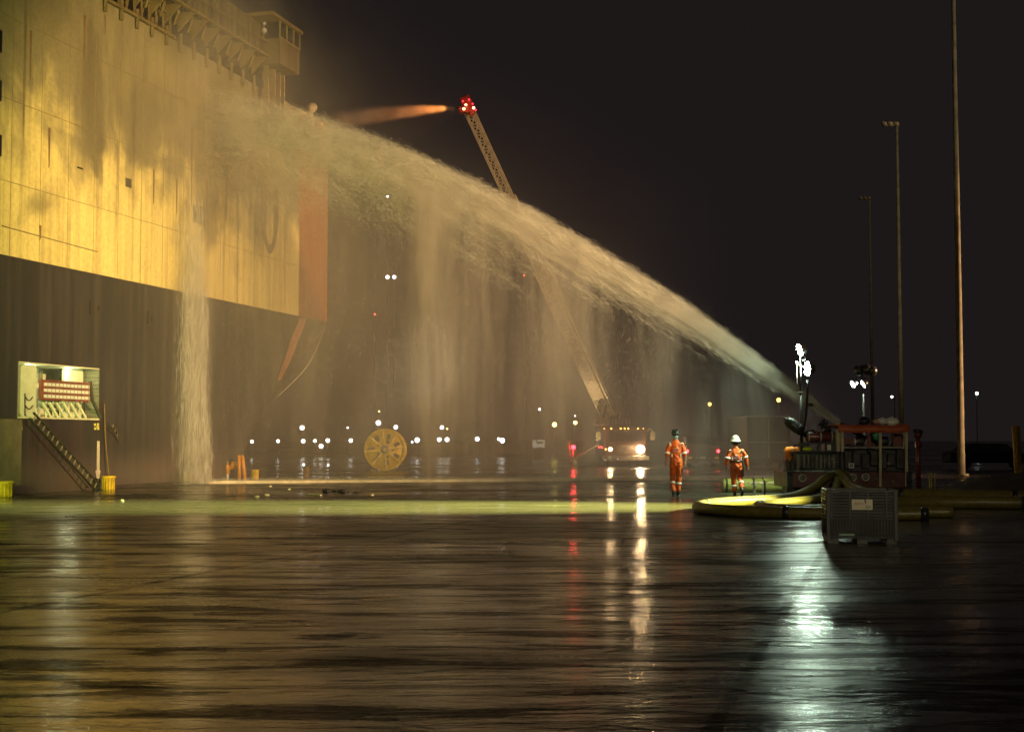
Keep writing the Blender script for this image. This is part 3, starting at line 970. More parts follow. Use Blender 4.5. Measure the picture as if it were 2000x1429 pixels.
# black hydrant key with streams of leaking water beside it
o = wthing('standpipe_key', (at(1494, 958, 38.0).x, 38.0, 0), 'thin black valve key standing between the helmeted man and the pump unit', 'valve key')
a = at(1494, 974, 38.0)
g = W(); g.cyl((a.x, 38, 0), (a.x, 38, .5), .022); g.tube(smooth([(a.x, 38, .5), (a.x - .02, 38, .54), (a.x - .05, 38, .57), (a.x - .06, 38, .62)]), .015, 6)
g.bar((a.x - .08, 38, .5), (a.x + .07, 38, .5), .02); g.lathe([(0, 0), (.07, 0), (.05, .03), (0, .03)], (a.x, 38, 0), (0, 0, 1)); g.build('key_rod', BLACKR, o)
# water leaks
P = []; 
for px0, px1, hh in ((1470, 1476, .42), (1476, 1470, .38), (1490, 1489, .42)):
    t_ = rng.random(260); a = at(px0, 958, 38.1).x; b = at(px1, 958, 38.1).x
    P.append(np.stack([a + (b - a) * t_ + rng.normal(size=260) * .010, 38.1 + rng.normal(size=260) * .02, hh * (1 - t_ * t_) + .01], 1))
t_ = rng.random(300); P.append(np.stack([at(1468, 975, 38).x + rng.normal(size=300) * .22, 37.9 + rng.normal(size=300) * .15, .01 + rng.random(300) * .05], 1))
P = np.concatenate(P); n_ = len(P)
o = slivers('leaking_water', P, rng.normal(size=(n_, 3)) * .2 + np.array([0, 0, 1]), rng.uniform(.02, .06, n_), rng.uniform(.006, .012, n_), WAT)
tag(o, 'thin streams of water leaking beside the black valve key', 'water leak', None, 'stuff')
# orange drum cover and black tanks at the left end
o = wthing('orange_drum', (at(1547, 900, 39.9).x, 39.9, .75), 'orange plastic drum at the left end of the pump unit', 'drum')
c = at(1547, 898, 39.9); g = W(); g.lathe([(0, 0), (.19, .0), (.21, .05), (.20, .22), (.22, .26), (.21, .36), (.15, .42), (0, .43)], (c.x, 39.9, c.z - .04), (.0, 0, 1), 20); g.build('drum_body', ORG, o)
g = W(); g.cyl((c.x - .1, 39.9, c.z + .37), (c.x + .1, 39.9, c.z + .37), .02, n=8); g.build('drum_handle', ORG, o)
for k, px in enumerate((1538, 1547)):
    o = wthing('fuel_can', (at(px, 909, 39.3).x, 39.3, .76), ('black fuel can at the outer left end of the pump unit' if k == 0 else 'black fuel can standing against the green cabinet of the pump unit'), 'can')
    a = at(px, 919, 39.3); g = W(); g.box((a.x, 39.35, a.z + .15), (.105, .3, .28)); g.build('can_body', BLACKR, o, .015)
    g = W(); g.cyl((a.x, 39.35, a.z + .29), (a.x, 39.35, a.z + .33), .025); g.build('can_cap', STEEL, o)
o = W(); c = at(1577, 880, 39.5); o.ball(c + Vector((0, 0, .05)), .14, 12, 7, (1.1, .6, .45), .08)
tag(o.build('safety_vest', mat('fluorescent_yellow_cloth', (.62, .80, .03), .6)), 'folded fluorescent yellow vest on the lid of the green cabinet', 'vest')
# bags and sundries on the orange cover
for k, (px, py, r_, m_, lb) in enumerate(((1723, 825, .13, WHITE, 'white bag in the middle of the orange cover'), (1742, 826, .17, WHITE, 'large pale bag on the right part of the orange cover'),
                                           (1711, 826, .09, mat('pinkish_bag', (.5, .28, .22), .5), 'small pink bag on the orange cover'),
                                           (1688, 825, .15, BLACKR, 'black bundle on the left part of the orange cover'))):
    c = at(px, py, UY + .3); g = W(); g.ball(c + Vector((0, 0, .04)), r_, 12, 8, (1.2, 1, .75), .10)
    o = wthing('bag', (c.x, c.y, c.z - .06), lb, 'bag'); b_ = g.build('bag_body', m_, o)
    g = W(); g.tube(smooth([c + Vector((-.05, -.05, r_ * .75)), c + Vector((0, -.05, r_ * 1.1)), c + Vector((.05, -.05, r_ * .75))], 4), .012, 6); g.build('bag_handle', m_, o)
c = at(1712, 850, UY + .1); g = W(); g.ball(c, .13, 12, 8, (.8, .8, 1.2), .1); g.tube(smooth([c + Vector((-.03, 0, .12)), c + Vector((0, 0, .2)), c + Vector((.03, 0, .12))], 4), .012, 6)
tag(g.build('hanging_bag', mat('green_plastic_bag', (.02, .26, .16), .4)), 'green plastic bag hanging under the orange cover', 'bag')

# ------------------------------------------------------------------ lighting mast on the unit
lm = wthing('light_mast', (at(1565, 880, 39.6).x, 39.6, 1.3), 'telescopic mast with two lit round floodlights and a coiled cable', 'light mast')
Y = 39.6
g = W(); a, b = at(1566, 884, Y), at(1563.5, 768, Y); g.cyl(a, b, .042); g.cyl(b, b + Vector((0, 0, .03)), .065); g.build('lower_mast', STEEL, lm)
g = W(); g.cyl(b, at(1563, 690, Y), .022); g.build('upper_mast', STEEL, lm)
g = W(); q0, q1 = at(1556.5, 766, Y), at(1556.5, 712, Y); g.cyl(q0, q1, .014, n=8); g.bar(q0, at(1564, 766, Y), .03); g.bar(q1, at(1564, 712, Y), .04); g.cyl(q1, q1 + Vector((0, 0, .09)), .04, n=8)
g.build('sliding_rail', mat('dull_rail_metal', (.15, .15, .13), .4, .3), lm)
def floodhead(c, nrm, r, parent, name='floodlight', lit=True, dep=.2):
    nrm = Vector(nrm).normalized()
    g = W(); g.lathe([(r, .0), (r * 1.03, -.02), (r * .9, -dep * .45), (r * .5, -dep), (0, -dep * 1.05)], c, nrm, 22)
    h = g.build(name, mat('lamp_housing', (.10, .11, .10), .3, .6), parent)
    g = W(); g.lathe([(0, .004), (r * .95, -.004), (r * .95, -.012)], c, nrm, 22); g.build('lens', LAMPW if lit else mat('unlit_lens', (.08, .085, .08), .1), h)
    d, u, v = frame(nrm); g = W()
    for k in range(3):
        an = k * math.pi / 3 + .3
        e = (u * math.cos(an) + v * math.sin(an)) * r
        g.tube(smooth([c - e, c - e * .7 + nrm * .07, c + e * .7 + nrm * .07, c + e], 3), .006, 5)
    g.build('guard_wire', mat('guard_wire_metal', (.3, .3, .3), .3, .8), h)
    return h
floodhead(at(1562.5, 683, Y), (-.95, -.10, -.30), .18, lm)
floodhead(at(1577, 720, Y), (-.985, -.16, -.03), .215, lm)
g = W(); g.tube(smooth([at(1568, 692, Y), at(1573, 700, Y), at(1566, 704, Y)], 4), .02, 6); g.bar(at(1564, 715, Y), at(1580, 715, Y + .05), .03); g.build('head_bracket', STEEL, lm)
pts = []
for i in range(520):
    f = i / 519; c = at(1577 - 8 * f ** 2.2, 742 + 103 * f, Y - .12); an = i * .62
    pts.append(c + Vector((math.cos(an) * .035, math.sin(an) * .035, 0)))
g = W(); g.tube(pts, .0095, 5); g.build('coiled_cable', BLACKR, lm)
g = W(); c = at(1581, 791, Y - .1)
for i in range(5):
    g.tube(smooth([c + Vector((-.06 + i * .03, 0, .0)), c + Vector((-.04 + i * .03, 0, .05)), c + Vector((-.0 + i * .03, 0, -.04))], 4), .012, 5)
g.build('cable_tie', BLACKR, lm)
lamp('SPOT', 'floodlight_beam', at(1556, 684, Y - .1), at(1400, 962, 42), 1600, (0.86, 1.0, 0.62), .15, 80, .8)
lamp('SPOT', 'floodlight_beam', at(1568, 721, Y - .15), at(1330, 650, 42.6), 700, (0.90, 1.0, 0.58), .2, 75, .7)

# second, farther lighting mast
l2 = wthing('light_mast', (at(1686, 870, 58).x, 58, 0), 'farther thin mast with four round lamps above the orange cover', 'light mast')
Y = 58
g = W(); g.cyl((at(1686, 900, Y).x, Y, 0), at(1686, 770, Y), .05); g.cyl(at(1686, 770, Y), at(1683, 712, Y), .03); g.bar(at(1668, 739, Y), at(1692, 739, Y), .06); g.bar(at(1674, 716, Y), at(1702, 716, Y), .06)
g.build('mast_pole', mat('grey_mast_metal', (.05, .05, .05), .4, .5), l2)
floodhead(at(1666, 750, Y), (-.90, -.10, -.5), .15, l2); floodhead(at(1686, 750, Y), (-.88, .02, -.5), .15, l2)
for px, py in ((1677, 724), (1693, 722), (1703, 724)): floodhead(at(px, py, Y), (-.3, .9, -.3), .24, l2, lit=False)

# ------------------------------------------------------------------ crate
cr = root('plastic_crate', (4.985, 22.0, 0), R(-8), 'dark collapsible plastic crate with ribbed sides and a white label', 'crate')
CW, CD, CH = 1.10, .96, .86
CP = mat('dark_grey_crate_plastic', (0.016, 0.015, 0.0125), .38, bump=.25, vs=8)
CI = mat('crate_plastic_shaded', (0.006, 0.006, 0.005), .6)  # same plastic darkened, shade between the ribs put into the colour
g = G(); g.box((CW / 2, .035, .46), (CW - .08, .02, .70)).box((CW / 2, CD - .035, .46), (CW - .08, .02, .70)).box((.035, CD / 2, .46), (.02, CD - .08, .70)).box((CW - .035, CD / 2, .46), (.02, CD - .08, .70)).box((CW / 2, CD / 2, .13), (CW - .06, CD - .06, .03))
g.build('wall_panel', CI, cr)
g = G()
def ribs(o_, u_, n_out, Lg):
    """ribbing of one side: o_ origin, u_ along, n_out outward"""
    o_, u_, n_out = Vector(o_), Vector(u_), Vector(n_out)
    for i in range(9):
        z = .40 + i * .049; c = o_ + u_ * (Lg / 2) + n_out * .008 + Vector((0, 0, z))
        g.box(c, tuple(abs(k) * (Lg - .1) + abs(q) * .042 for k, q in zip(u_, n_out))[:2] + (.017,))
    for i in range(0, 12, 3):
        x = .08 + i * (Lg - .16) / 9 * .9; c = o_ + u_ * x + n_out * .012 + Vector((0, 0, .6))
        wd = .026
        g.box(c, tuple(abs(k) * wd + abs(q) * .028 for k, q in zip(u_, n_out))[:2] + (.44,))
    for row in range(6):
        for i in range(22):
            x = .08 + i * (Lg - .16) / 21; c = o_ + u_ * x + n_out * .010 + Vector((0, 0, .172 + row * .037))
            g.box(c, tuple(abs(k) * .014 + abs(q) * .03 for k, q in zip(u_, n_out))[:2] + (.024,))
ribs((0, .02, 0), (1, 0, 0), (0, -1, 0), CW); ribs((0, CD - .02, 0), (1, 0, 0), (0, 1, 0), CW)
ribs((.02, 0, 0), (0, 1, 0), (-1, 0, 0), CD); ribs((CW - .02, 0, 0), (0, 1, 0), (1, 0, 0), CD)
g.build('rib', CP, cr)
g = G()
for x in (.03, CW - .03):
    for y in (.03, CD - .03): g.box((x, y, CH / 2 + .03), (.062, .062, CH - .06))
g.build('corner_post', CP, cr, .006)
g = G()
for (c, s_) in (((CW / 2, .022, CH - .025), (CW - .12, .05, .045)), ((CW / 2, CD - .022, CH - .025), (CW - .12, .05, .045)), ((.022, CD / 2, CH - .025), (.05, CD - .12, .045)), ((CW - .022, CD / 2, CH - .025), (.05, CD - .12, .045))): g.box(c, s_)
g.build('top_rim', CP, cr, .006)
g = G()
for x in (.1, CW / 2, CW - .1): g.box((x, CD / 2, .045), (.17, CD - .04, .09))
g.box((CW / 2, CD / 2, .105), (CW - .02, CD - .02, .03))
g.build('base', CP, cr, .008)
g = G(); g.box((.31, .006, .15), (.235, .012, .036)); g.build('handle_slot', mat('slot_light_green', (.22, .34, .26), .4), cr)  # pale green stands in for light showing through the slot
g = G(); g.box((.55, -.012, .625), (.32, .006, .165)); lb = g.build('label_card', mat('cream_card', (.66, .58, .42), .6, var=.15), cr)
Mx = Matrix.Translation((.52, -.018, .66)) @ Matrix.Rotation(R(90), 4, 'X')
text('label_lettering', 'RENTAL', .05, mat('red_print', (.45, .10, .03), .6), lb, Matrix.Translation((.52, -.0165, .635)) @ Matrix.Rotation(R(90), 4, 'X'), .001)
text('label_number', '67', .075, mat('black_ink', (.02, .015, .015), .6), lb, Matrix.Translation((.64, -.0165, .585)) @ Matrix.Rotation(R(90), 4, 'X') @ Matrix.Rotation(R(-14), 4, 'Z'), .001)
g = G(); g.add([(.585, -.0165, .705), (.60, -.0165, .705), (.615, -.0165, .66), (.60, -.0165, .64)], [(0, 1, 2, 3)]); g.build('ink_blot', mat('black_ink', (.02, .015, .015), .6), lb)

# dark heap of gear at the right
o = W(); vs = []; nx, ny = 46, 16
for i in range(nx):
    for j in range(ny):
        f, q = i / (nx - 1), j / (ny - 1)
        x = 13.0 + f * 9; y = 40.5 + q * 5
        h = (.25 + .62 * min(1, f * 1.6)) * math.sin(q * math.pi) ** .6 * min(1, f * 6) + .05 * math.sin(i * 1.7 + j) + .06 * math.sin(i * .6 - j * 1.3) + random.uniform(-.02, .02)
        vs.append((x, y, max(h, 0) if 0 < j < ny - 1 and i > 0 else -.02))
o.add(vs, [(i * ny + j, (i + 1) * ny + j, (i + 1) * ny + j + 1, i * ny + j + 1) for i in range(nx - 1) for j in range(ny - 1)], True)
tag(o.build('gear_heap', mat('dark_wet_canvas', (.085, .07, .05), .55, bump=.5, var=.5)), 'long dark heap of canvas and gear behind the hoses at the right', 'heap')
# ------------------------------------------------------------------ people
def bake(g, voxel, smooth=2):
    me = bpy.data.meshes.new('tmp'); me.from_pydata(g.v, [], g.f)
    bm = bmesh.new(); bm.from_mesh(me); bmesh.ops.remove_doubles(bm, verts=bm.verts, dist=1e-5); bmesh.ops.recalc_face_normals(bm, faces=bm.faces); bm.to_mesh(me); bm.free()
    o = bpy.data.objects.new('tmp', me); sc.collection.objects.link(o)
    r = o.modifiers.new('r', 'REMESH'); r.mode = 'VOXEL'; r.voxel_size = voxel; r.use_smooth_shade = True
    if smooth:
        s_ = o.modifiers.new('s', 'SMOOTH'); s_.factor = .5; s_.iterations = smooth
    dg = bpy.context.evaluated_depsgraph_get(); dg.update()
    out = bpy.data.meshes.new_from_object(o.evaluated_get(dg))
    bpy.data.objects.remove(o)
    return out


def put(name, me, m, parent):
    me.name = name; me.materials.clear(); me.materials.append(m)
    o = bpy.data.objects.new(name, me); sc.collection.objects.link(o); o.parent = parent
    return o


def loft(g, rings, n=18):
    """horizontal elliptical rings: (x, y, z, rx, ry)"""
    vs, fs = [], []
    for (x, y, z, rx, ry) in rings:
        for j in range(n):
            a = 2 * math.pi * j / n; vs.append((x + rx * math.cos(a), y + ry * math.sin(a), z))
    for i in range(len(rings) - 1):
        for j in range(n):
            a, b = i * n + j, i * n + (j + 1) % n; fs.append((a, b, b + n, a + n))
    fs.append(tuple(range(n))[::-1]); fs.append(tuple(range((len(rings) - 1) * n, len(rings) * n)))
    g.add(vs, fs, True)


SKIN = mat('skin', (.36, .20, .13), .5, var=.15)
COV = mat('orange_coverall_cloth', (0.62, 0.115, 0.012), .65, var=.35, vs=11, bump=.5)
RETRO = mat('retroreflective_tape', (.78, .80, .72), .35, var=.1)
BOOT = mat('black_boot_leather', (.02, .02, .022), .4)


def person(loc, J, label, sleeve, helmet, belt):
    """J: joints in the person's own frame, x right, y forward (away), z up"""
    o = root('person', loc, 0, label, 'person')
    V_ = {k: Vector(v) for k, v in J.items() if not isinstance(v, (int, float))}
    hd, nk = V_['head'], V_['neck']
    # skin: one continuous body
    g = G()
    g.ball(hd + Vector((0, .01, .01)), .098, 18, 14, (.80, .98, 1.14))
    g.tube([nk - Vector((0, 0, .05)), hd - Vector((0, 0, .05))], [.062, .055], 12)
    g.ball(hd + Vector((0, .095, -.02)), .018, 8, 6, (.7, 1.1, 1.3)); g.ball(hd + Vector((0, .072, -.065)), .03, 8, 6, (1, .7, .35))
    for s in (-1, 1):
        g.ball(hd + Vector((s * .082, 0, -.01)), .024, 8, 6, (.4, .8, 1.2)); g.ball(hd + Vector((s * .032, .082, .012)), .014, 8, 6)
    loft(g, [(0, 0, V_['hipc'].z - .10, .12, .10), (V_['hipc'].x, 0, V_['hipc'].z, .15, .11), (V_['hipc'].x, 0, V_['hipc'].z + .2, .125, .09), (nk.x, 0, nk.z - .28, .15, .10), (nk.x, 0, nk.z - .1, .16, .09), (nk.x, 0, nk.z - .03, .07, .06)])
    for s in ('l', 'r'):
        sh, el, wr, ha = V_['sh' + s], V_['el' + s], V_['wr' + s], V_['ha' + s]
        g.tube([nk.lerp(sh, .3) - Vector((0, 0, .06)), sh, sh.lerp(el, .5), el, el.lerp(wr, .35), wr], [.05, .052, .046, .04, .043, .028], 12)
        d = (ha - wr).normalized(); side = Vector((0, 1, 0)); L_ = (ha - wr).length
        side = (side - d * side.dot(d)).normalized(); out = d.cross(side)
        g.tube([wr - d * .01, wr + d * L_ * .22, wr + d * L_ * .48], [.026, .036, .034], 10)
        for k in range(4):
            off = side * (.027 - .018 * k); fl = L_ * (.50, .55, .50, .40)[k]
            b = wr + d * L_ * .42 + off; inw = out * (-1 if s == 'l' else 1) * .012
            g.tube([b, b + d * fl * .4 + inw * .3, b + d * fl * .75 + inw, b + d * fl * .98 + inw * 2.0], [.0105, .0098, .009, .0075], 7)
        b = wr + d * L_ * .18 + side * .028
        g.tube([b, b + d * L_ * .2 + side * .022, b + d * L_ * .38 + side * .022], [.013, .011, .008], 7)
        hp_, kn, an = V_['hp' + s], V_['kn' + s], V_['an' + s]
        g.tube([hp_, hp_.lerp(kn, .5), kn, kn.lerp(an, .35), an], [.08, .07, .055, .055, .038], 12)
    put('body', bake(g, .0068, 1), SKIN, o)
    # coverall
    g = G(); hc = V_['hipc']
    loft(g, [(hc.x, 0, hc.z - .13, .13, .12), (hc.x, 0, hc.z - .04, .178, .142), (hc.x, 0, hc.z + .06, .172, .135), (hc.x, 0, hc.z + .17, .152, .118),
             (nk.x, 0, nk.z - .42, .165, .125), (nk.x, 0, nk.z - .28, .188, .132), (nk.x, 0, nk.z - .15, .19, .122), (nk.x, 0, nk.z - .07, .14, .10), (nk.x, 0, nk.z + .0, .075, .07), (nk.x, 0, nk.z + .02, .07, .068)])
    for s in ('l', 'r'):
        sh, el, wr = V_['sh' + s], V_['el' + s], V_['wr' + s]
        g.tube([nk.lerp(sh, .45) - Vector((0, 0, .07)), sh - Vector((0, 0, .005)), sh.lerp(el, .3), sh.lerp(el, .7), el], [.06, .074, .076, .072, .064], 14)
        e = el.lerp(wr, sleeve)
        g.tube([el + (sh - el) * .05, el.lerp(e, .5), e], [.064, .062, .056], 14)
        hp_, kn, an = V_['hp' + s], V_['kn' + s], V_['an' + s]
        g.tube([hp_ + Vector((0, 0, .06)), hp_ - Vector((0, 0, .08)), hp_.lerp(kn, .5), kn, kn.lerp(an, .4), kn.lerp(an, .80), kn.lerp(an, .93)], [.085, .098, .092, .078, .077, .074, .068], 14)
    me = bake(g, .012, 3)
    # cloth folds
    co = np.empty(len(me.vertices) * 3); me.vertices.foreach_get('co', co); co = co.reshape(-1, 3)
    no = np.empty(len(me.vertices) * 3); me.vertices.foreach_get('normal', no); no = no.reshape(-1, 3)
    f = (np.sin(co[:, 2] * 46 + np.sin(co[:, 0] * 30) * 2.2 + co[:, 1] * 12) * .0045 + np.sin(co[:, 2] * 23 + co[:, 0] * 38) * .0045 + np.sin(co[:, 0] * 60 + co[:, 2] * 9) * .003)
    f *= .5 + .5 * np.sin(co[:, 2] * 5 + co[:, 0] * 7) ** 2
    co += no * f[:, None]; me.vertices.foreach_set('co', co.reshape(-1)); me.update()
    cv = put('coverall', me, COV, o)
    # tape
    g = G()
    for s in ('l', 'r'):
        sh, el, wr, kn, an = V_['sh' + s], V_['el' + s], V_['wr' + s], V_['kn' + s], V_['an' + s]
        sg = -1 if s == 'l' else 1
        c = sh.lerp(el, .80); d = (el - sh).normalized(); g.lathe([(.070, -.028), (.083, -.028), (.083, .028), (.070, .028)], c, d, 18)
        c = kn.lerp(an, .52 if belt else .40); d = (an - kn).normalized(); g.lathe([(.070, -.028), (.085, -.028), (.085, .028), (.070, .028)], c, d, 18)
        g.box((nk.x + sg * .165, -.085, nk.z - .12), (.055, .03, .10), (R(28), R(sg * 18), 0))
        g.box((hc.x + sg * .128, -.108, hc.z + .17), (.03, .02, .095))
    put_ = g.build('reflective_tape', RETRO, o)
    # boots
    for s in ('l', 'r'):
        kn, an = V_['kn' + s], V_['an' + s]; pitch = J['ft' + s]
        g = G(); M = Euler((R(-pitch), 0, 0)).to_matrix(); a0 = an
        P_ = [Vector((0, -.035, -.055)), Vector((0, .05, -.058)), Vector((0, .13, -.066)), Vector((0, .19, -.072))]
        g.tube([a0 + M @ p for p in P_], [.042, .044, .043, .03], 12)
        d = (kn - an).normalized()
        g.tube([an - d * .05, an + d * .14], [.05, .06], 14)
        c = a0 + M @ Vector((0, .07, -.098)); g.box(c, (.088, .28, .022), M)
        me = bake(g, .011, 2); put('boot', me, BOOT, o)
    # back print
    by = -.137
    Mt = Matrix.Translation((nk.x, by - .002, nk.z - .28)) @ Matrix.Rotation(R(90), 4, 'X')
    text('back_print', 'DONJON-SMIT', .036, mat('blue_print', (.16, .13, .42), .6), cv, Mt, .004)
    Mt = Matrix.Translation((nk.x, by - .002, nk.z - .318)) @ Matrix.Rotation(R(90), 4, 'X')
    text('back_print', 'SALVAGE TEAM', .028, mat('white_print', (.8, .72, .66), .6), cv, Mt, .004)
    g = G(); zz = nk.z - .225
    g.prism([(nk.x - .055, by - .004, zz - .008), (nk.x - .01, by - .004, zz - .018), (nk.x + .02, by - .004, zz - .03), (nk.x + .015, by - .004, zz - .012), (nk.x + .06, by - .004, zz + .004), (nk.x + .05, by - .004, zz + .02), (nk.x, by - .004, zz + .016), (nk.x - .03, by - .004, zz + .004)], Vector((0, .006, 0)))
    g.build('back_emblem', mat('cream_print', (.75, .62, .40), .6), cv)
    if belt:
        g = G(); loft(g, [(hc.x, 0, hc.z + .075, .180, .146), (hc.x, 0, hc.z + .12, .178, .144)]); g.box((hc.x + .175, -.03, hc.z + .03), (.05, .08, .13)); g.box((hc.x - .18, -.02, hc.z + .08), (.04, .07, .08))
        g.build('belt', BOOT, o)
        g = G(); g.box((hc.x + .20, 0, hc.z - .2), (.03, .13, .3)); g.build('leg_pouch', BOOT, o)
    else:
        g = G(); g.box((hc.x + .16, -.02, hc.z - .32), (.03, .12, .22), (0, R(4), 0)); g.build('leg_pouch', mat('dark_red_cloth', (.10, .02, .01), .7), o)
    if helmet == 'white':
        g = G(); g.lathe([(.155, -.02), (.150, .0), (.118, .012), (.114, .05), (.098, .098), (.065, .135), (.03, .152), (0, .157)], hd + Vector((0, 0, .035)), (0, -.06, 1), 24)
        g.box(hd + Vector((0, 0, .17)), (.03, .17, .03)); g.build('helmet', mat('white_helmet_shell', (.74, .84, .74), .3, var=.1), o)
        g = G(); g.ball(hd + Vector((0, -.012, -.03)), .108, 16, 10, (1.0, .9, .75), .03); g.build('hair', mat('dark_brown_hair', (.03, .016, .012), .7), o)
        for s in (-1, 1):
            g = G(); g.ball(hd + Vector((s * .112, 0, -.02)), .045, 10, 8, (.5, .8, 1.1)); g.build('ear_defender', BOOT, o)
    else:
        g = G(); g.ball(hd + Vector((0, -.005, .045)), .122, 18, 12, (.98, 1.05, .86)); g.ball(hd + Vector((.045, -.01, .115)), .055, 10, 8); g.ball(hd + Vector((-.05, -.01, .10)), .055, 10, 8)
        g.build('helmet', mat('black_helmet_shell', (.018, .03, .03), .2), o)
        g = G(); g.lathe([(.122, -.012), (.127, -.012), (.127, .012), (.122, .012)], hd + Vector((0, -.002, .03)), (0, 0, 1), 22); g.build('goggle_strap', mat('teal_strap', (.07, .13, .13), .3), o)
        g = G(); g.ball(hd + Vector((0, -.03, -.055)), .082, 14, 10, (.95, .75, .95)); g.build('neck_cover', mat('pale_blue_cloth', (.20, .34, .36), .6), o)
    return o


def J_(cx, base, sc_, d):
    out = {}
    for k, v in d.items():
        if isinstance(v, (int, float)): out[k] = v; continue
        y = v[2] if len(v) > 2 else 0
        out[k] = ((v[0] - cx) / sc_, y, (base - v[1]) / sc_)
    return out


SCP = 2700 / 40.4
y1 = 40.4
p1 = J_(1320, 968.6, SCP, dict(head=(1320, 849.0), neck=(1320.3, 860), hipc=(1320.8, 900), shl=(1308.0, 868), shr=(1333.0, 868), ell=(1303.2, 889, -.03), elr=(1336.8, 889, -.02),
     wrl=(1301, 902.5, .03), wrr=(1337.3, 901.0, .05), hal=(1301.4, 914, .06), har=(1338.2, 911.6, .09), hpl=(1314.3, 904), hpr=(1327.3, 904),
     knl=(1314.8, 930, .07), knr=(1326.5, 931, .0), anl=(1315.2, 961, -.04), anr=(1324.5, 961.5, .02), ftl=8, ftr=0))
person((at(1320, 968, y1).x, y1, 0), p1, 'person in orange coverall and black helmet walking away, farther from the pump unit', .16, 'black', False)
p2 = J_(1438, 968.6, SCP, dict(head=(1437.3, 862.3), neck=(1437.6, 873.5), hipc=(1438.6, 907), shl=(1426.3, 880), shr=(1449.6, 880), ell=(1420.4, 898.5, -.05), elr=(1457.8, 896, .0),
     wrl=(1418.8, 910.8, -.02), wrr=(1460.6, 911.5, .05), hal=(1420.0, 921.5, .01), har=(1461.2, 922.5, .09), hpl=(1432.8, 910), hpr=(1444.6, 910),
     knl=(1433.4, 933, .06), knr=(1446.6, 930, .12), anl=(1436.3, 961.8, .08), anr=(1447.4, 954.5, -.20), ftl=0, ftr=42))
person((at(1438, 968, y1).x, y1, 0), p2, 'person in orange coverall and white helmet striding beside the fat pipe', .85, 'white', True)

# ------------------------------------------------------------------ fire engine with raised ladder
FY = 85.0
fe = wthing('fire_engine', (6.96, 87, 0), 'fire engine facing the camera with headlights on and its ladder raised', 'fire engine')
FB = mat('dim_red_engine_paint', (.10, .04, .03), .35, bump=.1)
def fbx(px0, px1, py0, py1, y0, y1, g):
    a, b = at(px0, py1, FY), at(px1, py0, FY)
    return g.box(((a.x + b.x) / 2, (y0 + y1) / 2, (a.z + b.z) / 2), (b.x - a.x, y1 - y0, b.z - a.z))
g = W(); fbx(1180, 1263, 835, 898, FY, FY + 2.4, g); cabf = g.build('cab', FB, fe, .12)
g = W(); fbx(1182, 1261, 832, 895, FY + 2.6, FY + 10, g); g.build('rear_body', FB, fe, .05)
g = W(); fbx(1189, 1255, 842, 862, FY - .02, FY + .05, g); g.build('windscreen', mat('dark_glass', (.02, .02, .022), .1), cabf, .01)
g = W(); fbx(1221, 1223, 842, 862, FY - .05, FY + .0, g); g.build('windscreen_pillar', FB, cabf)
g = W(); fbx(1176, 1267, 889, 899, FY - .45, FY + .1, g); g.build('bumper', mat('bumper_metal', (.35, .33, .3), .3, .6), fe, .03)
g = W()
for i in range(5): fbx(1205, 1237, 869 + i * 3.6, 871 + i * 3.6, FY - .04, FY + .02, g)
g.build('grille', mat('bumper_metal', (.35, .33, .3), .3, .6), cabf)
for px in (1191, 1251):
    c = at(px, 899, FY); g = W(); g.cyl((c.x - .16, FY + .9, .52), (c.x + .16, FY + .9, .52), .52, n=20); g.build('wheel', BLACKR, fe)
    c = at(px, 899, FY); g = W(); g.cyl((c.x - .16, FY + 7.9, .52), (c.x + .16, FY + 7.9, .52), .52, n=20); g.build('wheel', BLACKR, fe)
WARM = mat('lit_headlight', (1, .8, .5), .3, var=0, emit=9, ecol=(1.0, .74, .36))
WARM2 = mat('lit_headlight_bright', (1, .8, .5), .3, var=0, emit=20, ecol=(1.0, .78, .42))
AMB = mat('lit_amber_lamp', (1, .5, .1), .3, var=0, emit=7, ecol=(1.0, .45, .08))
REDL = mat('lit_red_lamp', (1, .05, .05), .3, var=0, emit=12, ecol=(1.0, .04, .05))
def lens(px, py, Y, r, m, parent, name='headlight'):
    g = W(); g.ball(at(px, py, Y), r, 12, 8, (1, .5, 1)); return g.build(name, m, parent)
lens(1192, 877, FY - .1, .13, WARM, fe); lens(1251, 877, FY - .1, .27, WARM2, fe)
lens(1183, 877, FY - .08, .055, AMB, fe, 'indicator')
for px, r_ in ((1180, .03), (1194, .05), (1212.5, .05), (1220, .05), (1227, .05), (1246, .045), (1256.5, .03)):
    lens(px, 836.5, FY - .1, r_, AMB, fe, 'marker_lamp')
for px, py in ((1182, 898), (1191, 893), (1207, 896)): lens(px, py, FY - .5, .035, mat('dull_small_lamp', (.9, .8, .6), .3, emit=1.2), fe, 'small_lamp')
for px, py in ((1173, 872), (1176, 874), (1170, 873)): lens(px, py, FY + .3, .05, mat('lit_red_small', (1, .05, .05), .3, var=0, emit=8, ecol=(1, .05, .04)), fe, 'red_side_lamp')
# mirrors
for s, px in ((-1, 1180), (1, 1264)):
    g = W(); a = at(px, 842, FY); b = at(px + s * 10, 839, FY - .4); g.tube(smooth([a, (a + b) / 2 + Vector((0, 0, .1)), b], 3), .03, 6); c = at(px + s * 11, 851, FY - .4); g.box(c, (.28, .1, .5)); g.tube([b, c], .03, 6)
    g.build('mirror', mat('mirror_housing', (.3, .28, .16), .4), fe, .01)
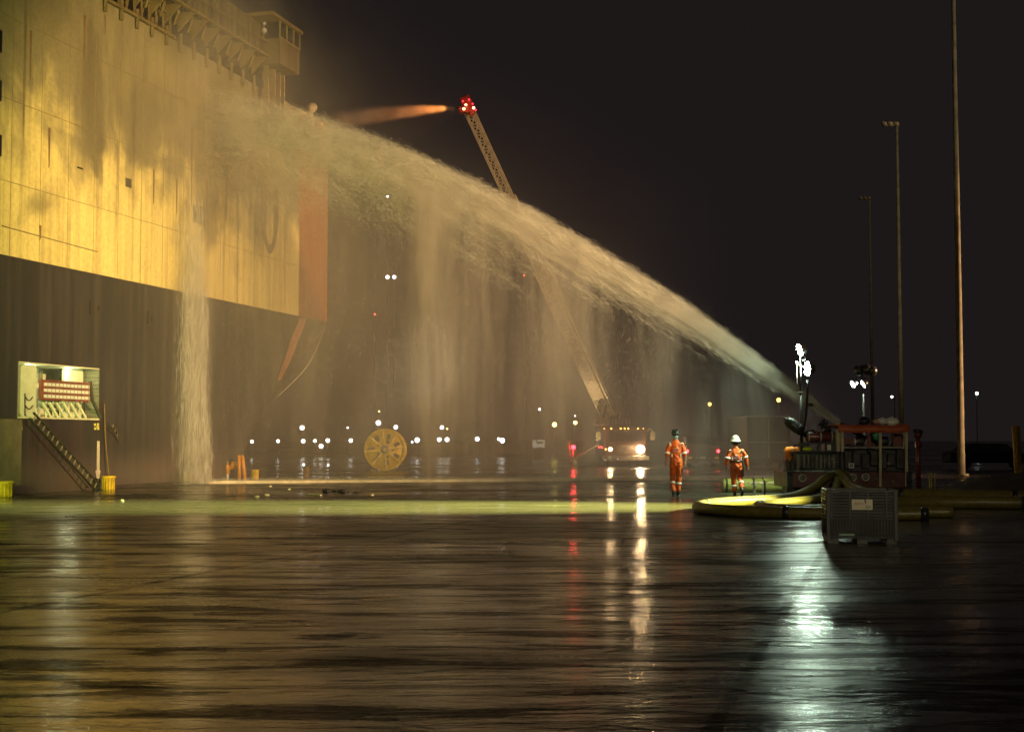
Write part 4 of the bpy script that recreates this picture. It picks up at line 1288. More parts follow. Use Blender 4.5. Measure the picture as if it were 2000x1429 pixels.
# deck rails and turntable
CRE = mat('cream_ladder_paint', (.62, .50, .30), .45, var=.25)
g = W()
for px in (1164, 1172, 1196, 1203, 1215, 1223, 1230):
    g = W(); g.bar(at(px, 827, FY + 1.5), at(px, 818, FY + 1.5), .06); g.build('rail_post', CRE, fe)
g = W()
g.bar(at(1163, 818, FY + 1.5), at(1174, 818, FY + 1.5), .05)
g.build('deck_rail', CRE, fe)
g = W(); fbx(1163, 1240, 827, 832, FY + .5, FY + 4, g); g.build('deck', FB, fe)
g = W(); c = at(1184, 828, FY + 3)
pl_ = [at(*q, FY + 2.2) for q in ((1173, 828), (1190, 828), (1191, 812), (1206, 812), (1208, 806), (1181, 784), (1161, 788), (1174, 812))]
g.prism(pl_, Vector((0, .9, 0))); g.build('turntable', CRE, fe, .03)
g = W(); g.cyl(at(1178, 815, FY + 2.0), at(1184, 790, FY + 2.0), .07); g.cyl(at(1205, 826, FY + 2.0), at(1208, 808, FY + 2.0), .07); g.build('lift_ram', mat('ram_metal', (.12, .11, .1), .3, .7), fe)
# ladder: three telescoped lattice sections
LB, LT = at(1183, 797, FY + 2.4), at(910, 203, 74)
ax = (LT - LB); LL = ax.length; ax.normalize()
lu = (Vector((1, 0, 0)) - ax * ax.x); lu.normalize(); lw = ax.cross(lu); 
if lw.y > 0: lw = -lw                                  # lw points to the camera
def LP(t, u, w_): return LB + ax * (LL * t) + lu * u + lw * w_
def section(t0, t1, hu, hw, r, nb, name, m, boards=False):
    g = W()
    for su in (-1, 1):
        for sw in (-1, 1): g.bar(LP(t0, su * hu, sw * hw), LP(t1, su * hu, sw * hw), r * 2)
    for i in range(nb):
        ta, tb = t0 + (t1 - t0) * i / nb, t0 + (t1 - t0) * (i + 1) / nb
        for sw in (-1, 1):
            g.bar(LP(ta, -hu, sw * hw), LP(tb, hu * .55, sw * hw), r); g.bar(LP(ta, hu * .55, sw * hw), LP(tb, -hu, sw * hw), r)
            g.bar(LP(ta, -hu, sw * hw), LP(ta, hu, sw * hw), r)
        for su in (-1, 1): g.bar(LP(ta, su * hu, -hw), LP(ta, su * hu, hw), r)
    for sw in (-1, 1): g.bar(LP(t0, hu * .55, sw * hw), LP(t1, hu * .55, sw * hw), r * 1.6)
    return g.build(name, m, fe)
LM = mat('ladder_metal', (.78, .66, .46), .45, 0, var=.2)
section(0, .50, .44, .32, .042, 16, 'ladder_section', LM)
section(.34, .72, .33, .26, .035, 14, 'ladder_section', LM)
section(.66, .985, .24, .20, .027, 14, 'ladder_section', LM)
g = W(); P_ = [LP(.02, -.56, .47), LP(.30, -.56, .47), LP(.30, .22, .47), LP(.02, .22, .47)]
P_ = [LP(.05, -.40, .35), LP(.40, -.40, .35), LP(.40, .20, .35), LP(.05, .20, .35)]
g.prism(P_, lw * .04); bd = g.build('name_board', mat('name_board_paint', (.60, .48, .30), .5), fe)
Mr = Matrix((-ax, lu, lw)).transposed().to_4x4()        # text runs down the ladder
Mt = Matrix.Translation(LP(.225, -.10, .402) - fe.location) @ Mr
if Mr.determinant() < 0: Mr = Matrix((-ax, -lu, lw)).transposed().to_4x4(); Mt = Matrix.Translation(LP(.225, -.10, .402) - fe.location) @ Mr
text('board_lettering', 'CITY OF NEWARK', .62, mat('brown_lettering', (.13, .06, .035), .5), bd, Mt, .008)
lamp('SPOT', 'ladder_scene_lamp', LP(-.02, .2, 2.6), LP(.75, 0, 0), 15000, (1.0, .74, .42), .1, 24, .9)
lamp('SPOT', 'ladder_scene_lamp', LP(.0, -1.5, 5), LP(.05, -.2, 0), 2600, (1.0, .74, .40), .1, 60, .9)
# head of the ladder: monitor and red lit fittings
g = W(); tip = LP(1, 0, 0); c = at(911, 207, 74)
g.box(at(913, 205, 74), (.55, .6, .9), (0, R(-25), 0)); g.box(at(905, 218, 74), (.5, .5, .2)); g.box(at(918, 214, 74), (.3, .4, .7), (0, R(-25), 0)); g.build('ladder_head', mat('red_ladder_head', (.5, .05, .03), .35), fe, .05)
nz = at(894, 212, 73.4)
g = W(); g.tube([at(910, 213, 74), at(902, 211.5, 73.7), nz], [.12, .09, .07], 10)
for f in (.2, .5, .8): q = at(902, 211.5, 73.7).lerp(nz, f); g.lathe([(.07, -.03), (.11, -.03), (.11, .03), (.07, .03)], q, nz - at(902, 211.5, 73.7), 12)
g.build('ladder_monitor', mat('red_monitor', (.45, .06, .04), .3), fe)
HOT = mat('lit_orange_lamp', (1, .5, .2), .3, var=0, emit=9, ecol=(1.0, .5, .2))
for px, py, r_ in ((906, 213, .07), (910, 205, .06), (925, 211, .07)): lens(px, py, 73.4, r_, HOT, fe, 'working_lamp')
for px, py in ((904, 198), (916, 195), (923, 203), (929, 215)): lens(px, py, 73.5, .05, mat('lit_red_dim', (1, .03, .04), .3, var=0, emit=3, ecol=(1, .03, .05)), fe, 'red_marker')
lamp('SPOT', 'ladder_head_lamp', at(903, 214, 73.0), at(650, 235, 66), 1700, (1.0, .38, .10), .1, 50, .6)
lamp('SPOT', 'headlight_beam', at(1251, 877, FY - .6), (0, 30, 3.4), 220, (1.0, .66, .34), .15, 110, .9)
lamp('SPOT', 'headlight_beam', at(1192, 877, FY - .6), (0, 30, 3.4), 90, (1.0, .66, .32), .15, 110, .9)
lamp('POINT', 'headlight_glow', at(1251, 877, FY - 1.0), None, 170, (1, .62, .28), .15)
# jet from the ladder head
J2A = nz + Vector((-.1, -.05, 0)); J2B = at(610, 246, 64)
d2 = J2B - J2A; L2 = d2.length; d2n = d2.normalized()
jet2 = wthing('ladder_jet', J2A, 'orange lit water jet blown left from the ladder head', 'water jet')
def j2(f): return J2A + d2 * f + Vector((0, 0, .15 * math.sin(f * math.pi)))
g = G(); g.tube([j2(f) for f in np.linspace(0, 1, 20)], [.08 + 1.15 * f ** .7 for f in np.linspace(0, 1, 20)], 14)
def d2_fn(t):
    x, y, z = coords(t)
    f = (x - J2A.x) / d2.x
    q = f * d2.y + J2A.y - y
    arc = ((f * 2 - 1) * (f * 2 - 1)) * -.15 + .15
    dz = z - (f * d2.z + J2A.z) - arc
    r = f.max(0.001) ** .6 * .66 + .06
    rho = (dz * dz + q * q) / (r * r)
    st = noise(t, comb(t, x * .35, y, z * 1.6), 1.3, 4, .6)
    return (rho * -2.0).exp().step(.12, .9) * st.step(.3, .7, .7, 1.2) * f.step(-.01, .02) * f.step(1.02, .55) * 1.9
o = g.build('ladder_jet_body', volume_mat('ladder_jet_volume', d2_fn, (.95, .8, .65), .3, .1), jet2)
o.location = -J2A

# ------------------------------------------------------------------ vehicles beyond
VB = mat('dim_vehicle_paint', (.16, .14, .13), .4)
YV = 80.0
def vbx(px0, px1, py0, py1, y0, y1, g, Y=YV):
    a, b = at(px0, py1, Y), at(px1, py0, Y)
    return g.box(((a.x + b.x) / 2, (y0 + y1) / 2, (a.z + b.z) / 2), (b.x - a.x, y1 - y0, b.z - a.z))
v = wthing('pickup_truck', (at(1373, 900, YV).x, 82, 0), 'pickup truck seen from behind with two red lamps on, between the two men', 'truck')
g = W(); vbx(1341, 1405, 869, 902, YV, YV + 5.2, g); b_ = g.build('truck_body', VB, v, .08)
g = W(); vbx(1347, 1399, 852, 870, YV + 1.9, YV + 3.6, g); g.build('truck_cab', VB, v, .12)
g = W(); vbx(1351, 1395, 855, 866, YV + 1.86, YV + 1.92, g); g.build('rear_window', mat('dark_glass', (.02, .02, .022), .1), v)
g = W(); vbx(1340, 1406, 899, 905, YV - .25, YV + .1, g); g.build('bumper', mat('bumper_metal', (.35, .33, .3), .3, .6), v, .02)
for px in (1344, 1396): g = W(); vbx(px, px + 8, 892, 895.5, YV - .02, YV + .02, g); g.build('yellow_reflector', mat('yellow_reflector', (.8, .6, .05), .3, emit=.25), v)  # slight emission stands in for light the reflectors throw back
g = W()
for px in (1358, 1362, 1384): g.prism([at(px, 895, YV - .02), at(px + 3, 895, YV - .02), at(px + 3, 891.5, YV - .02)], Vector((0, .02, 0)))
g.build('chevron_marking', WHITE, v)
g = W(); vbx(1367, 1379, 891, 895.5, YV - .03, YV + .02, g); g.build('number_plate', WHITE, v)
for px in (1349, 1398): c = at(px, 905, YV); g = W(); g.cyl((c.x - .12, YV + .9, .38), (c.x + .12, YV + .9, .38), .38, n=18); g.build('wheel', BLACKR, v)
for px in (1349, 1398): c = at(px, 905, YV); g = W(); g.cyl((c.x - .12, YV + 4.2, .38), (c.x + .12, YV + 4.2, .38), .38, n=18); g.build('wheel', BLACKR, v)
lens(1342.5, 880.5, YV - .1, .085, REDL, v, 'tail_lamp'); lens(1403, 880.5, YV - .1, .085, REDL, v, 'tail_lamp')
v = wthing('box_truck', (at(1500, 900, 76).x, 79, 0), 'tall grey box truck parked in the mist left of the pump unit', 'truck')
g = W(); vbx(1459, 1543, 814, 896, 76, 82.5, g, 76); g.build('truck_box', mat('misty_box_paint', (.07, .06, .05), .5), v, .03)
g = W(); vbx(1459, 1543, 811.5, 814, 75.95, 82.5, g, 76); g.build('top_rail', mat('pale_rail_paint', (.28, .23, .18), .5), v)
g = W(); vbx(1500, 1502, 818, 893, 75.96, 76.02, g, 76); vbx(1464, 1538, 862, 864, 75.96, 76.02, g, 76); g.build('door_bar', mat('pale_rail_paint', (.28, .23, .18), .5), v)
g = W(); vbx(1462, 1540, 896, 902, 76.2, 82, g, 76); g.build('chassis', BLACKR, v)
for px in (1468, 1534):
    for yy in (77.4, 81.3): c = at(px, 905, 76); g = W(); g.cyl((c.x - .13, yy, .42), (c.x + .13, yy, .42), .42, n=18); g.build('wheel', BLACKR, v)
v = wthing('warning_light', (at(1118, 900, 82).x, 82, 0), 'bright red warning light on a post left of the fire engine', 'warning light')
g = W(); c = at(1119, 873, 82); g.cyl((c.x, 82, 0), (c.x, 82, c.z), .05); g.lathe([(0, 0), (.22, 0), (.16, .05), (0, .06)], (c.x, 82, 0), (0, 0, 1)); g.bar(at(1112, 862, 82), at(1114, 893, 82), .06); g.build('post', CRE, v)
lens(1120, 873, 81.8, .13, mat('lit_red_strong', (1, .05, .05), .3, var=0, emit=14, ecol=(1.0, .03, .05)), v, 'red_lamp')
lamp('POINT', 'red_lamp_glow', at(1120, 873, 81.4), None, 45, (1, .03, .04), .1)
lamp('SPOT', 'red_lamp_beam', at(1112, 873, 81.4), hpx(152, 905), 2600, (1, .02, .06), .06, 5.5, .9)
# outrigger brace / hose leaning from the engine
o = W(); o.tube([at(1168, 868, 84), at(1140, 884, 82), at(1112, 901, 80)], .06, 8); tag(o.build('charged_hose', mat('pale_hose', (.4, .28, .2), .6)), 'pale hose sloping down to the ground from the fire engine', 'hose')
# ------------------------------------------------------------------ lamp poles
PM = mat('weathered_pole_metal', (.30, .27, .17), .5, .1)
def pole(px, Y, H, r0, r1, label, heads):
    x = at(px, 870, Y).x
    o = wthing('floodlight_pole', (x, Y, 0), label, 'lamp pole', 'tall floodlight poles along the quay')
    g = G(); g.lathe([(0, 0), (r0 * 1.9, 0), (r0 * 1.9, .12), (r0, .13), (r1, H), (0, H + .02)], (0, 0, 0), (0, 0, 1), 16); g.build('pole_shaft', PM, o)
    g = G(); g.bar((-.85, 0, H), (.15, 0, H), .10); g.build('cross_arm', PM, o)
    for k in range(heads):
        hx_ = -.85 + k * .42
        g = G(); g.lathe([(.0, -.12), (.12, -.1), (.21, .12), (.22, .18), (.0, .17)], (hx_, -.1, H + .12), (-.55, -.5, -.62), 16)
        g.build('lamp_head', mat('unlit_lamp_housing', (.34, .28, .17), .4, .2), o)
    return o
pole(1877, 62, 25, .165, .085, 'nearest and thickest tall lamp pole, its top out of the picture', 3)
pole(1761, 97, 23.9, .19, .09, 'tall lamp pole with unlit lamp heads, between the other two', 3)
pole(1705, 139, 26.0, .19, .10, 'farthest and faintest tall lamp pole with unlit heads', 3)
lamp('SPOT', 'pole_wash_light', (40, 20, 8), (26, 88, 24), 70000, (1.0, .80, .50), .4, 36, .8)  # added off-frame spot, there only to brighten the poles
# small street lamp
x = at(1748, 860, 190).x
o = wthing('street_lamp', (x, 190, 0), 'small lit street lamp with a curved arm, behind the orange cover', 'street lamp')
zt = at(1748, 782, 190).z; g = W(); g.tube(smooth([(x, 190, 0), (x, 190, zt), (x - .25, 190, zt + .35), (x - .55, 190, zt + .45)]), .07, 8); g.build('lamp_post', PM, o)
FAR = mat('lit_far_lamp', (1, 1, .95), .3, var=0, emit=7, ecol=(1.0, .98, .90))
FARY = mat('lit_far_yellow_lamp', (1, .8, .2), .3, var=0, emit=14, ecol=(1.0, .80, .18))
FARO = mat('lit_far_orange_lamp', (1, .5, .1), .3, var=0, emit=9, ecol=(1.0, .50, .07))
FARR = mat('lit_far_red_lamp', (1, .05, .03), .3, var=0, emit=5, ecol=(1.0, .08, .05))
lens(1742, 775, 190, .18, FAR, o, 'lamp')

# ------------------------------------------------------------------ far lights beyond the quay, each on its own post
FP = mat('far_post_metal', (.10, .09, .08), .6)
def far_light(px, py, Y, r, m, label, name='distant_lamp', cat='distant lamp', group='far lamps beyond the quay', arm=0.0):
    c = at(px, py, Y); o = wthing(name, (c.x, c.y, 0), label, cat, group)
    g = W()
    if arm: g.tube([(c.x + arm, c.y, 0), (c.x + arm, c.y, c.z), (c.x, c.y, c.z + .1)], .08, 6)
    else: g.cyl((c.x, c.y + .15, 0), (c.x, c.y + .15, c.z), .05, n=6)
    g.build('lamp_post', FP, o)
    g = W(); g.box(c + Vector((0, .2, 0)), (r * 2.3, .25, r * 2.3)); g.build('lamp_housing', FP, o)
    g = W(); g.ball(c, r, 10, 6, (1, .5, 1)); g.build('lamp_lens', m, o)
    return o
Yf = 130
K = Yf / 2700
lights = [
 (492, 862, 3.2, FAR, 'leftmost white far lamp, low over the orange posts'), (543, 861, 3.0, FAR, 'white far lamp alone between the leftmost one and the cluster'),
 (590, 835, 4.2, FAR, 'bright white far lamp above the low cluster left of the yellow reel'), (592, 861, 3.8, FAR, 'white far lamp straight under the bright high one'),
 (615, 860.5, 3.0, FAR, 'middle white far lamp of the low cluster'), (640, 860, 3.8, FAR, 'right white far lamp of the low cluster'), (627, 871, 4.0, FAR, 'lowest white far lamp of the cluster left of the reel'),
 (685, 860, 3.6, FAR, 'white far lamp just left of the yellow reel'), (679, 835, 1.8, FAR, 'faint small far lamp above the one left of the yellow reel'),
 (739, 825.5, 4.6, FAR, 'brightest white far lamp above the yellow reel'), (773, 834, 3.8, FAR, 'white far lamp above the right rim of the yellow reel'),
 (815, 859, 4.6, FAR, 'white far lamp right of the yellow reel beside a bluish one'), (805, 863, 2.2, mat('lit_far_blue', (.6, .8, 1), .3, var=0, emit=6, ecol=(.55, .78, 1)), 'small bluish far lamp right of the yellow reel'),
 (863, 834.5, 3.8, FAR, 'high white far lamp over a pair of lamps'), (873, 837, 1.6, FARY, 'tiny warm far lamp next to the high white one'),
 (858, 858, 4.2, FAR, 'left lamp of the low white pair in the middle'), (873, 858, 4.2, FAR, 'right lamp of the low white pair in the middle'),
 (932, 857, 4.0, mat('lit_far_bluewhite', (.8, .9, 1), .3, var=0, emit=7, ecol=(.80, .90, 1)), 'bluish white far lamp halfway between the reel and the fire engine'),
 (974, 857, 2.8, FAR, 'left of two touching white far lamps'), (981, 860, 4.6, FAR, 'right and bigger of two touching white far lamps'),
 (1054, 799, 2.2, FAR, 'small pale far lamp high above the yellow ones'), (1123, 812, 1.3, FAR, 'tiny pale far lamp above the right yellow one'),
 (1083, 829, 4.2, FARY, 'left and larger yellow far lamp by the fire engine'), (1123.5, 825, 3.4, FARY, 'right and smaller yellow far lamp by the fire engine'),
 (740.5, 803, 1.2, FARY, 'tiny warm far lamp high above the yellow reel'), (593, 907, 2.2, FAR, 'low faint far lamp over the brown bollard'), (641, 908, 1.7, FAR, 'low faint far lamp right of the brown bollard'),
 (1386, 789, 3.0, FARO, 'orange far lamp high between the two men'), (1521, 781, 3.6, FARO, 'orange far lamp left of the light mast'),
 (757, 384, 2.3, FAR, 'single white lamp very high behind the spray'), (757, 541, 3.4, FAR, 'left lamp of the high white pair behind the spray'), (770, 541, 3.4, FAR, 'right lamp of the high white pair behind the spray'),
 (732, 613.5, 1.8, FARR, 'small red lamp below the high white pair'), (1024, 537.5, 1.4, FARR, 'tiny red lamp high beside the ladder'),
 (1908, 768, 2.8, mat('lit_far_bluewhite', (.8, .9, 1), .3, var=0, emit=7, ecol=(.80, .90, 1)), 'white far lamp alone at the right of the thick pole'),
 (1874, 833, 1.0, FAR, 'tiny pale far lamp touching the thick pole'),
]
for px, py, r_, m_, lb in lights:
    Y = Yf if 780 < py < 900 else (Yf * 1.4 if py < 780 else 78)
    far_light(px, py, Y, r_ * Y / 2700 * 1.05, m_, lb)
# the self-glowing white container and dark low buildings far off
def bld(name, px0, px1, py0, Y, dep, m, label, cat, roofm=None):
    a, b = at(px0, py0, Y), at(px1, py0, Y)
    o = wthing(name, ((a.x + b.x) / 2, Y + dep / 2, 0), label, cat)
    g = W(); g.box(((a.x + b.x) / 2, Y + dep / 2, a.z / 2), (b.x - a.x, dep, a.z)); g.build('wall', m, o)
    g = W(); g.box(((a.x + b.x) / 2, Y + dep / 2, a.z + .08), (b.x - a.x + .5, dep + .5, .16)); g.build('roof', roofm or FP, o)
    g = W(); n_ = max(2, int((b.x - a.x) / 3))
    for i in range(n_):
        xx = a.x + (i + .5) * (b.x - a.x) / n_; g.box((xx, Y - .03, a.z * .35), (.9, .08, a.z * .6))
    g.build('door', mat('dark_shed_door', (.03, .03, .03), .6), o)
    return o
bld('warehouse', 640, 905, 866, 150, 18, mat('dim_warehouse_wall', (.12, .10, .085), .6), 'long low dark warehouse behind the yellow reel', 'warehouse')
bld('warehouse', 925, 1160, 862, 165, 18, mat('dim_warehouse_wall', (.12, .10, .085), .6), 'long low dark warehouse behind the lit white container', 'warehouse')
o = wthing('container', (at(1053, 865, 120).x, 121.5, 0), 'small lit white container left of the red warning light', 'container')
a, b = at(1041, 874, 120), at(1064, 859, 120)
g = W(); g.box(((a.x + b.x) / 2, 121.5, (a.z + b.z) / 2), (b.x - a.x, 3, b.z - a.z)); g.build('container_wall', mat('glowing_container', (.5, .48, .42), .5, emit=.30, ecol=(1, .9, .7)), o)  # wall emission stands in for lamplight falling on the container
g = W(); g.box(((a.x + b.x) / 2 + .1, 119.97, b.z - .22), (.5, .05, .2)); g.box(((a.x + b.x) / 2 - .2, 119.97, b.z - .12), (.1, .05, .2)); g.build('container_fitting', FP, o)
g = W(); g.box(((a.x + b.x) / 2, 121.5, a.z / 2), (b.x - a.x, 2.8, max(a.z, .1))); g.build('container_base', FP, o)
# dark parked car at the far right
o = wthing('parked_car', (at(1925, 900, 78).x, 78, 0), 'dark parked car showing only a pale gleam, beyond the heap of gear', 'car')
cx_ = at(1925, 900, 78).x
g = W(); pr = [(-2.2, .35), (2.2, .35), (2.25, .8), (1.5, .98), (.9, 1.42), (-1.0, 1.45), (-1.7, 1.0), (-2.2, .9)]
g.prism([(cx_ + x, 77.2, z) for x, z in pr], Vector((0, 1.7, 0))); g.build('car_body', mat('black_car_paint', (.012, .012, .014), .5), o, .06)
g = W(); g.prism([(cx_ + x, 77.18, z) for x, z in ((-1.3, 1.0), (1.25, 1.0), (.85, 1.36), (-.95, 1.38))], Vector((0, .03, 0))); g.build('side_window', mat('gleaming_glass', (.05, .06, .07), .2), o)
for x in (-1.4, 1.4):
    g = W(); g.cyl((cx_ + x, 77.15, .33), (cx_ + x, 77.4, .33), .33); g.build('wheel', BLACKR, o)

# ------------------------------------------------------------------ quay furniture
# kerb along the far edge of the apron
k0, k1 = gr(300, 944.5), gr(1700, 934.5)
g = G(); d = (k1 - k0); d.z = 0; g.bar((k0.x, k0.y, .05), (k1.x, k1.y, .05), .32, .10)
tag(g.build('kerb', mat('pale_wet_concrete', (.72, .62, .50), .5, bump=.3)), None, None, None, 'structure')
# quay edge timber beside the ship
g = G(); a, b = gr(-200, 975), gr(420, 942); a.x += .05; b.x += .05
g.bar((a.x, a.y, .05), (b.x, b.y, .05), .22, .10)
tag(g.build('quay_edge_kerb', mat('dark_edge_timber', (.05, .042, .035), .6, bump=.5)), None, None, None, 'structure')
# bollards
def bollard(px, py, h, w_, label, m=YELP, ridges=3):
    c = gr(px, py)
    o = wthing('mooring_bollard', (c.x, c.y, 0), label, 'bollard', 'mooring bollards along the quay edge')
    g = G(); r = w_ / 2
    g.lathe([(0, 0), (r * .95, 0), (r * .95, h * .8), (r * 1.12, h * .86), (r * 1.12, h * .97), (r * .9, h), (0, h)], (0, 0, 0), (0, 0, 1), 24); g.build('bollard_body', m, o)
    g = G()
    for k in range(-ridges, ridges + 1):
        a = R(k * 26 - 90); g.box((math.cos(a) * r * .95, math.sin(a) * r * .95, h * .4), (.035, .035, h * .78), (0, 0, a))
    g.build('bollard_rib', m, o)
    return o
bollard(7, 969, .45, .52, 'yellow bollard cut by the left edge of the picture')
bollard(212, 956, .46, .42, 'yellow bollard under the white arrow on the hull')
bollard(368, 944, .42, .42, 'yellow bollard standing where the waterfall comes down')
bollard(498, 935.5, .40, .30, 'small yellow bollard right of the orange posts')
bollard(598, 931, .42, .26, 'dull brown bollard left of the yellow reel', mat('rusty_brown', (.28, .15, .07), .6))
# hydrant
c = gr(443, 939); o = wthing('fire_hydrant', (c.x, c.y, 0), 'orange valve head on a white standpipe by the twin posts', 'hydrant')
g = G(); g.cyl((0, 0, 0), (0, 0, .3), .075); g.build('standpipe', WHITE, o)
OR2 = mat('orange_yellow_paint', (.68, .33, .04), .45)
g = G(); g.lathe([(0, .3), (.12, .3), (.10, .42), (.13, .46), (.11, .62), (.06, .68), (0, .69)], (0, 0, 0), (0, 0, 1), 14); g.build('valve_body', OR2, o)
g = G(); g.tube(smooth([(.05, 0, .5), (.2, 0, .55), (.30, 0, .68)], 4), .08, 10); g.ball((.27, -.02, .62), .15, 12, 8, (1, .7, 1.15), .06); g.build('outlet_elbow', OR2, o)
g = G(); g.ball((.02, 0, .72), .07, 10, 6, jit=.1); g.build('valve_cap', mat('dull_brass', (.3, .25, .16), .5), o)
for k, (px0, px1) in enumerate(((467, 467.5), (473.5, 479))):
    c = gr(px1, 939.5); t_ = at(px0, 890, c.y); o = wthing('guard_post', (c.x, c.y, 0), ('upright orange guard post beside the hydrant' if k == 0 else 'leaning orange guard post, right one of the twin posts'), 'post')
    g = G(); g.cyl((0, 0, 0), (t_.x - c.x, 0, t_.z), .068); g.lathe([(0, 0), (.16, 0), (.16, .025), (0, .025)], (0, 0, 0), (0, 0, 1)); g.build('post_tube', mat('orange_post_paint', (.72, .30, .05), .45), o)
    g = G(); g.ball((t_.x - c.x, 0, t_.z), .068, 10, 6, (1, 1, .5)); g.build('post_cap', mat('orange_post_paint', (.72, .30, .05), .45), o)
# low barrier blocks beyond the hydrant
c = at(420, 932, 62); o = W(); o.box((c.x, 62.5, .28), (2.6, .4, .52)); tag(o.build('low_barrier', mat('dark_barrier', (.10, .085, .07), .6, bump=.3), None, .03), 'low dark barrier behind the hydrant at the foot of the ship', 'barrier')
# yellow reel
RY = 74.0; rc = at(752, 880, RY)
o = wthing('cable_reel', (rc.x, RY, 0), 'big round yellow cable reel standing on its rim', 'cable reel')
Rr = 1.10; cz = 1.12
ry_ = mat('yellow_reel_paint', (.74, .47, .02), .45, var=.3, vs=3)
rb = mat('reel_recess', (.10, .06, .02), .6)
g = G(); g.lathe([(0, 0), (Rr, 0), (Rr, -.07), (.55, -.07), (.55, -.9), (Rr, -.9), (Rr, -.97), (0, -.97)], (0, 0, cz), (0, -1, 0), 40); g.build('reel_drum', ry_, o)
g = G(); g.lathe([(Rr - .06, 0), (Rr + .02, 0), (Rr + .02, .05), (Rr - .06, .05)], (0, 0, cz), (0, -1, 0), 40); g.build('outer_rim', ry_, o)
g = G()
for k in range(7):
    g = G(); a = k * 2 * math.pi / 7 + .4; g.prism([(math.cos(a + s_) * rr, -.02, cz + math.sin(a + s_) * rr) for s_, rr in ((-.16, .55), (.16, .55), (.12, .86), (-.12, .86))], Vector((0, -.035, 0))); g.build('lightening_hole', rb, o)
for k in range(5):
    g = G(); a = k * 1.257; g.cyl((math.cos(a) * .42, -.0, cz + math.sin(a) * .42), (math.cos(a) * .42, -.03, cz + math.sin(a) * .42), .09, n=10); g.build('lightening_hole', rb, o)
g = G()
for k in range(8):
    a = k * math.pi / 4 + .1; g.bar((math.cos(a) * .2, -.045, cz + math.sin(a) * .2), (math.cos(a) * 1.05, -.045, cz + math.sin(a) * 1.05), .07, .05, (0, 1, 0))
g.build('spoke', ry_, o)
g = G(); g.lathe([(.10, 0), (.22, 0), (.22, .10), (.10, .10)], (0, 0, cz), (0, -1, 0), 20); g.build('hub', mat('grey_hub', (.3, .24, .18), .5), o)
g = G(); g.box((-.5, -.45, .04), (.3, .9, .08)); g.box((.5, -.45, .04), (.3, .9, .08)); g.build('chock', mat('dark_timber', (.12, .08, .04), .7), o)
# ladders from the shell door to the quay
def hull_ladder(p0, p1, w_, n_, m, label, r=.028):
    p0, p1 = Vector(p0), Vector(p1); o = wthing('boarding_ladder', (p1.x, p1.y, 0), label, 'ladder')
    d = (p1 - p0).normalized(); sd = (Vector((0, 0, 1)) - d * d.z).normalized() * (w_ / 2)
    for s_ in (-1, 1):
        g = W(); g.bar(p0 + sd * s_, p1 + sd * s_, r * 2); g.build('stringer', m, o)
    g = W()
    for i in range(n_): q = p0.lerp(p1, (i + .5) / n_); g.bar(q - sd, q + sd, r * 1.3)
    g.build('rung', mat('pale_rung_metal', (.38, .34, .26), .4, .3), o)
    return o
hull_ladder(hpx(43, 812, .35), gr(184, 957) + Vector((.1, 0, .08)), .24, 15, mat('dark_ladder_metal', (.05, .055, .03), .4, .2), 'dark ladder sloping from the shell door down to the quay')
hull_ladder(hpx(203, 828, .3), gr(268, 946) + Vector((.1, 0, .05)), .16, 14, mat('dull_ladder_metal', (.09, .075, .05), .5), 'faint thin ladder leaning right of the shell door', .02)
o = W(); o.tube(smooth([hpx(201, 788, .05), hpx(202, 860, .08), hpx(203, 935, .2)], 5), .028, 6); tag(o.build('hanging_rope', rust), 'brown rope hanging on the hull between the shell door and the arrow', 'rope')
# mooring line off the hull corner
o = W(); o.tube(smooth([hp(64.4, 6.9, .1), hp(62, 5.0, .35), hp(59.3, 3.5, .2)], 6), .022, 6); tag(o.build('mooring_line', mat('pale_rope', (.55, .45, .36), .7)), 'thin pale line hanging slack from the lower hull corner', 'rope')
# yellow posts at the right edge
c = at(1986, 918, 56); o = wthing('gate_post', (c.x, 56, 0), 'leaning yellow double post at the right edge of the picture', 'post')
g = W()
for dx in (-4, 3.5):
    g.bar(Vector((at(1986 + dx + 4, 930, 56).x, 56, 0)), at(1984 + dx, 831, 56), .13)
g.build('post_plank', mat('yellow_post_paint', (.62, .44, .04), .5, var=.4, vs=6), o)
g = W(); g.bar(at(1984, 834, 55.9), at(1988, 905, 55.9), .10, .06); g.build('middle_board', mat('yellow_post_paint', (.62, .44, .04), .5, var=.4, vs=6), o)
# small yellow stakes and a red hydrant near the heap
for k, px in enumerate((1815, 1819, 1826)):
    c = at(px, 940, 43); o = W(); o.cyl((c.x, 43, 0), (c.x, 43, .62), .02, n=6); o.lathe([(0, 0), (.06, 0), (.0, .03)], (c.x, 43, 0), (0, 0, 1))
    tag(o.build('marker_stake', mat('yellow_stake_paint', (.45, .40, .04), .5)), ('leftmost', 'middle', 'rightmost')[k] + ' of the three thin yellow stakes right of the pump unit', 'stake', 'thin stakes right of the pump unit')
c = at(1793, 880, 42); o = wthing('red_standpipe', (c.x, 42, 0), 'dim red standpipe valve right of the orange covered frame', 'standpipe')
g = W(); g.cyl((c.x, 42, 0), (c.x, 42, at(1793, 842, 42).z), .07); g.ball(at(1793, 848, 42), .13, 10, 8); g.cyl(at(1788, 868, 42), at(1799, 868, 42), .09); g.build('pipe_stack', mat('wet_red_paint', (.12, .02, .016), .3), o)
g = W(); g.lathe([(.1, -.02), (.15, -.02), (.15, .02), (.1, .02)], at(1793, 842, 42), (0, -.4, 1)); g.build('hand_wheel', STEEL, o)
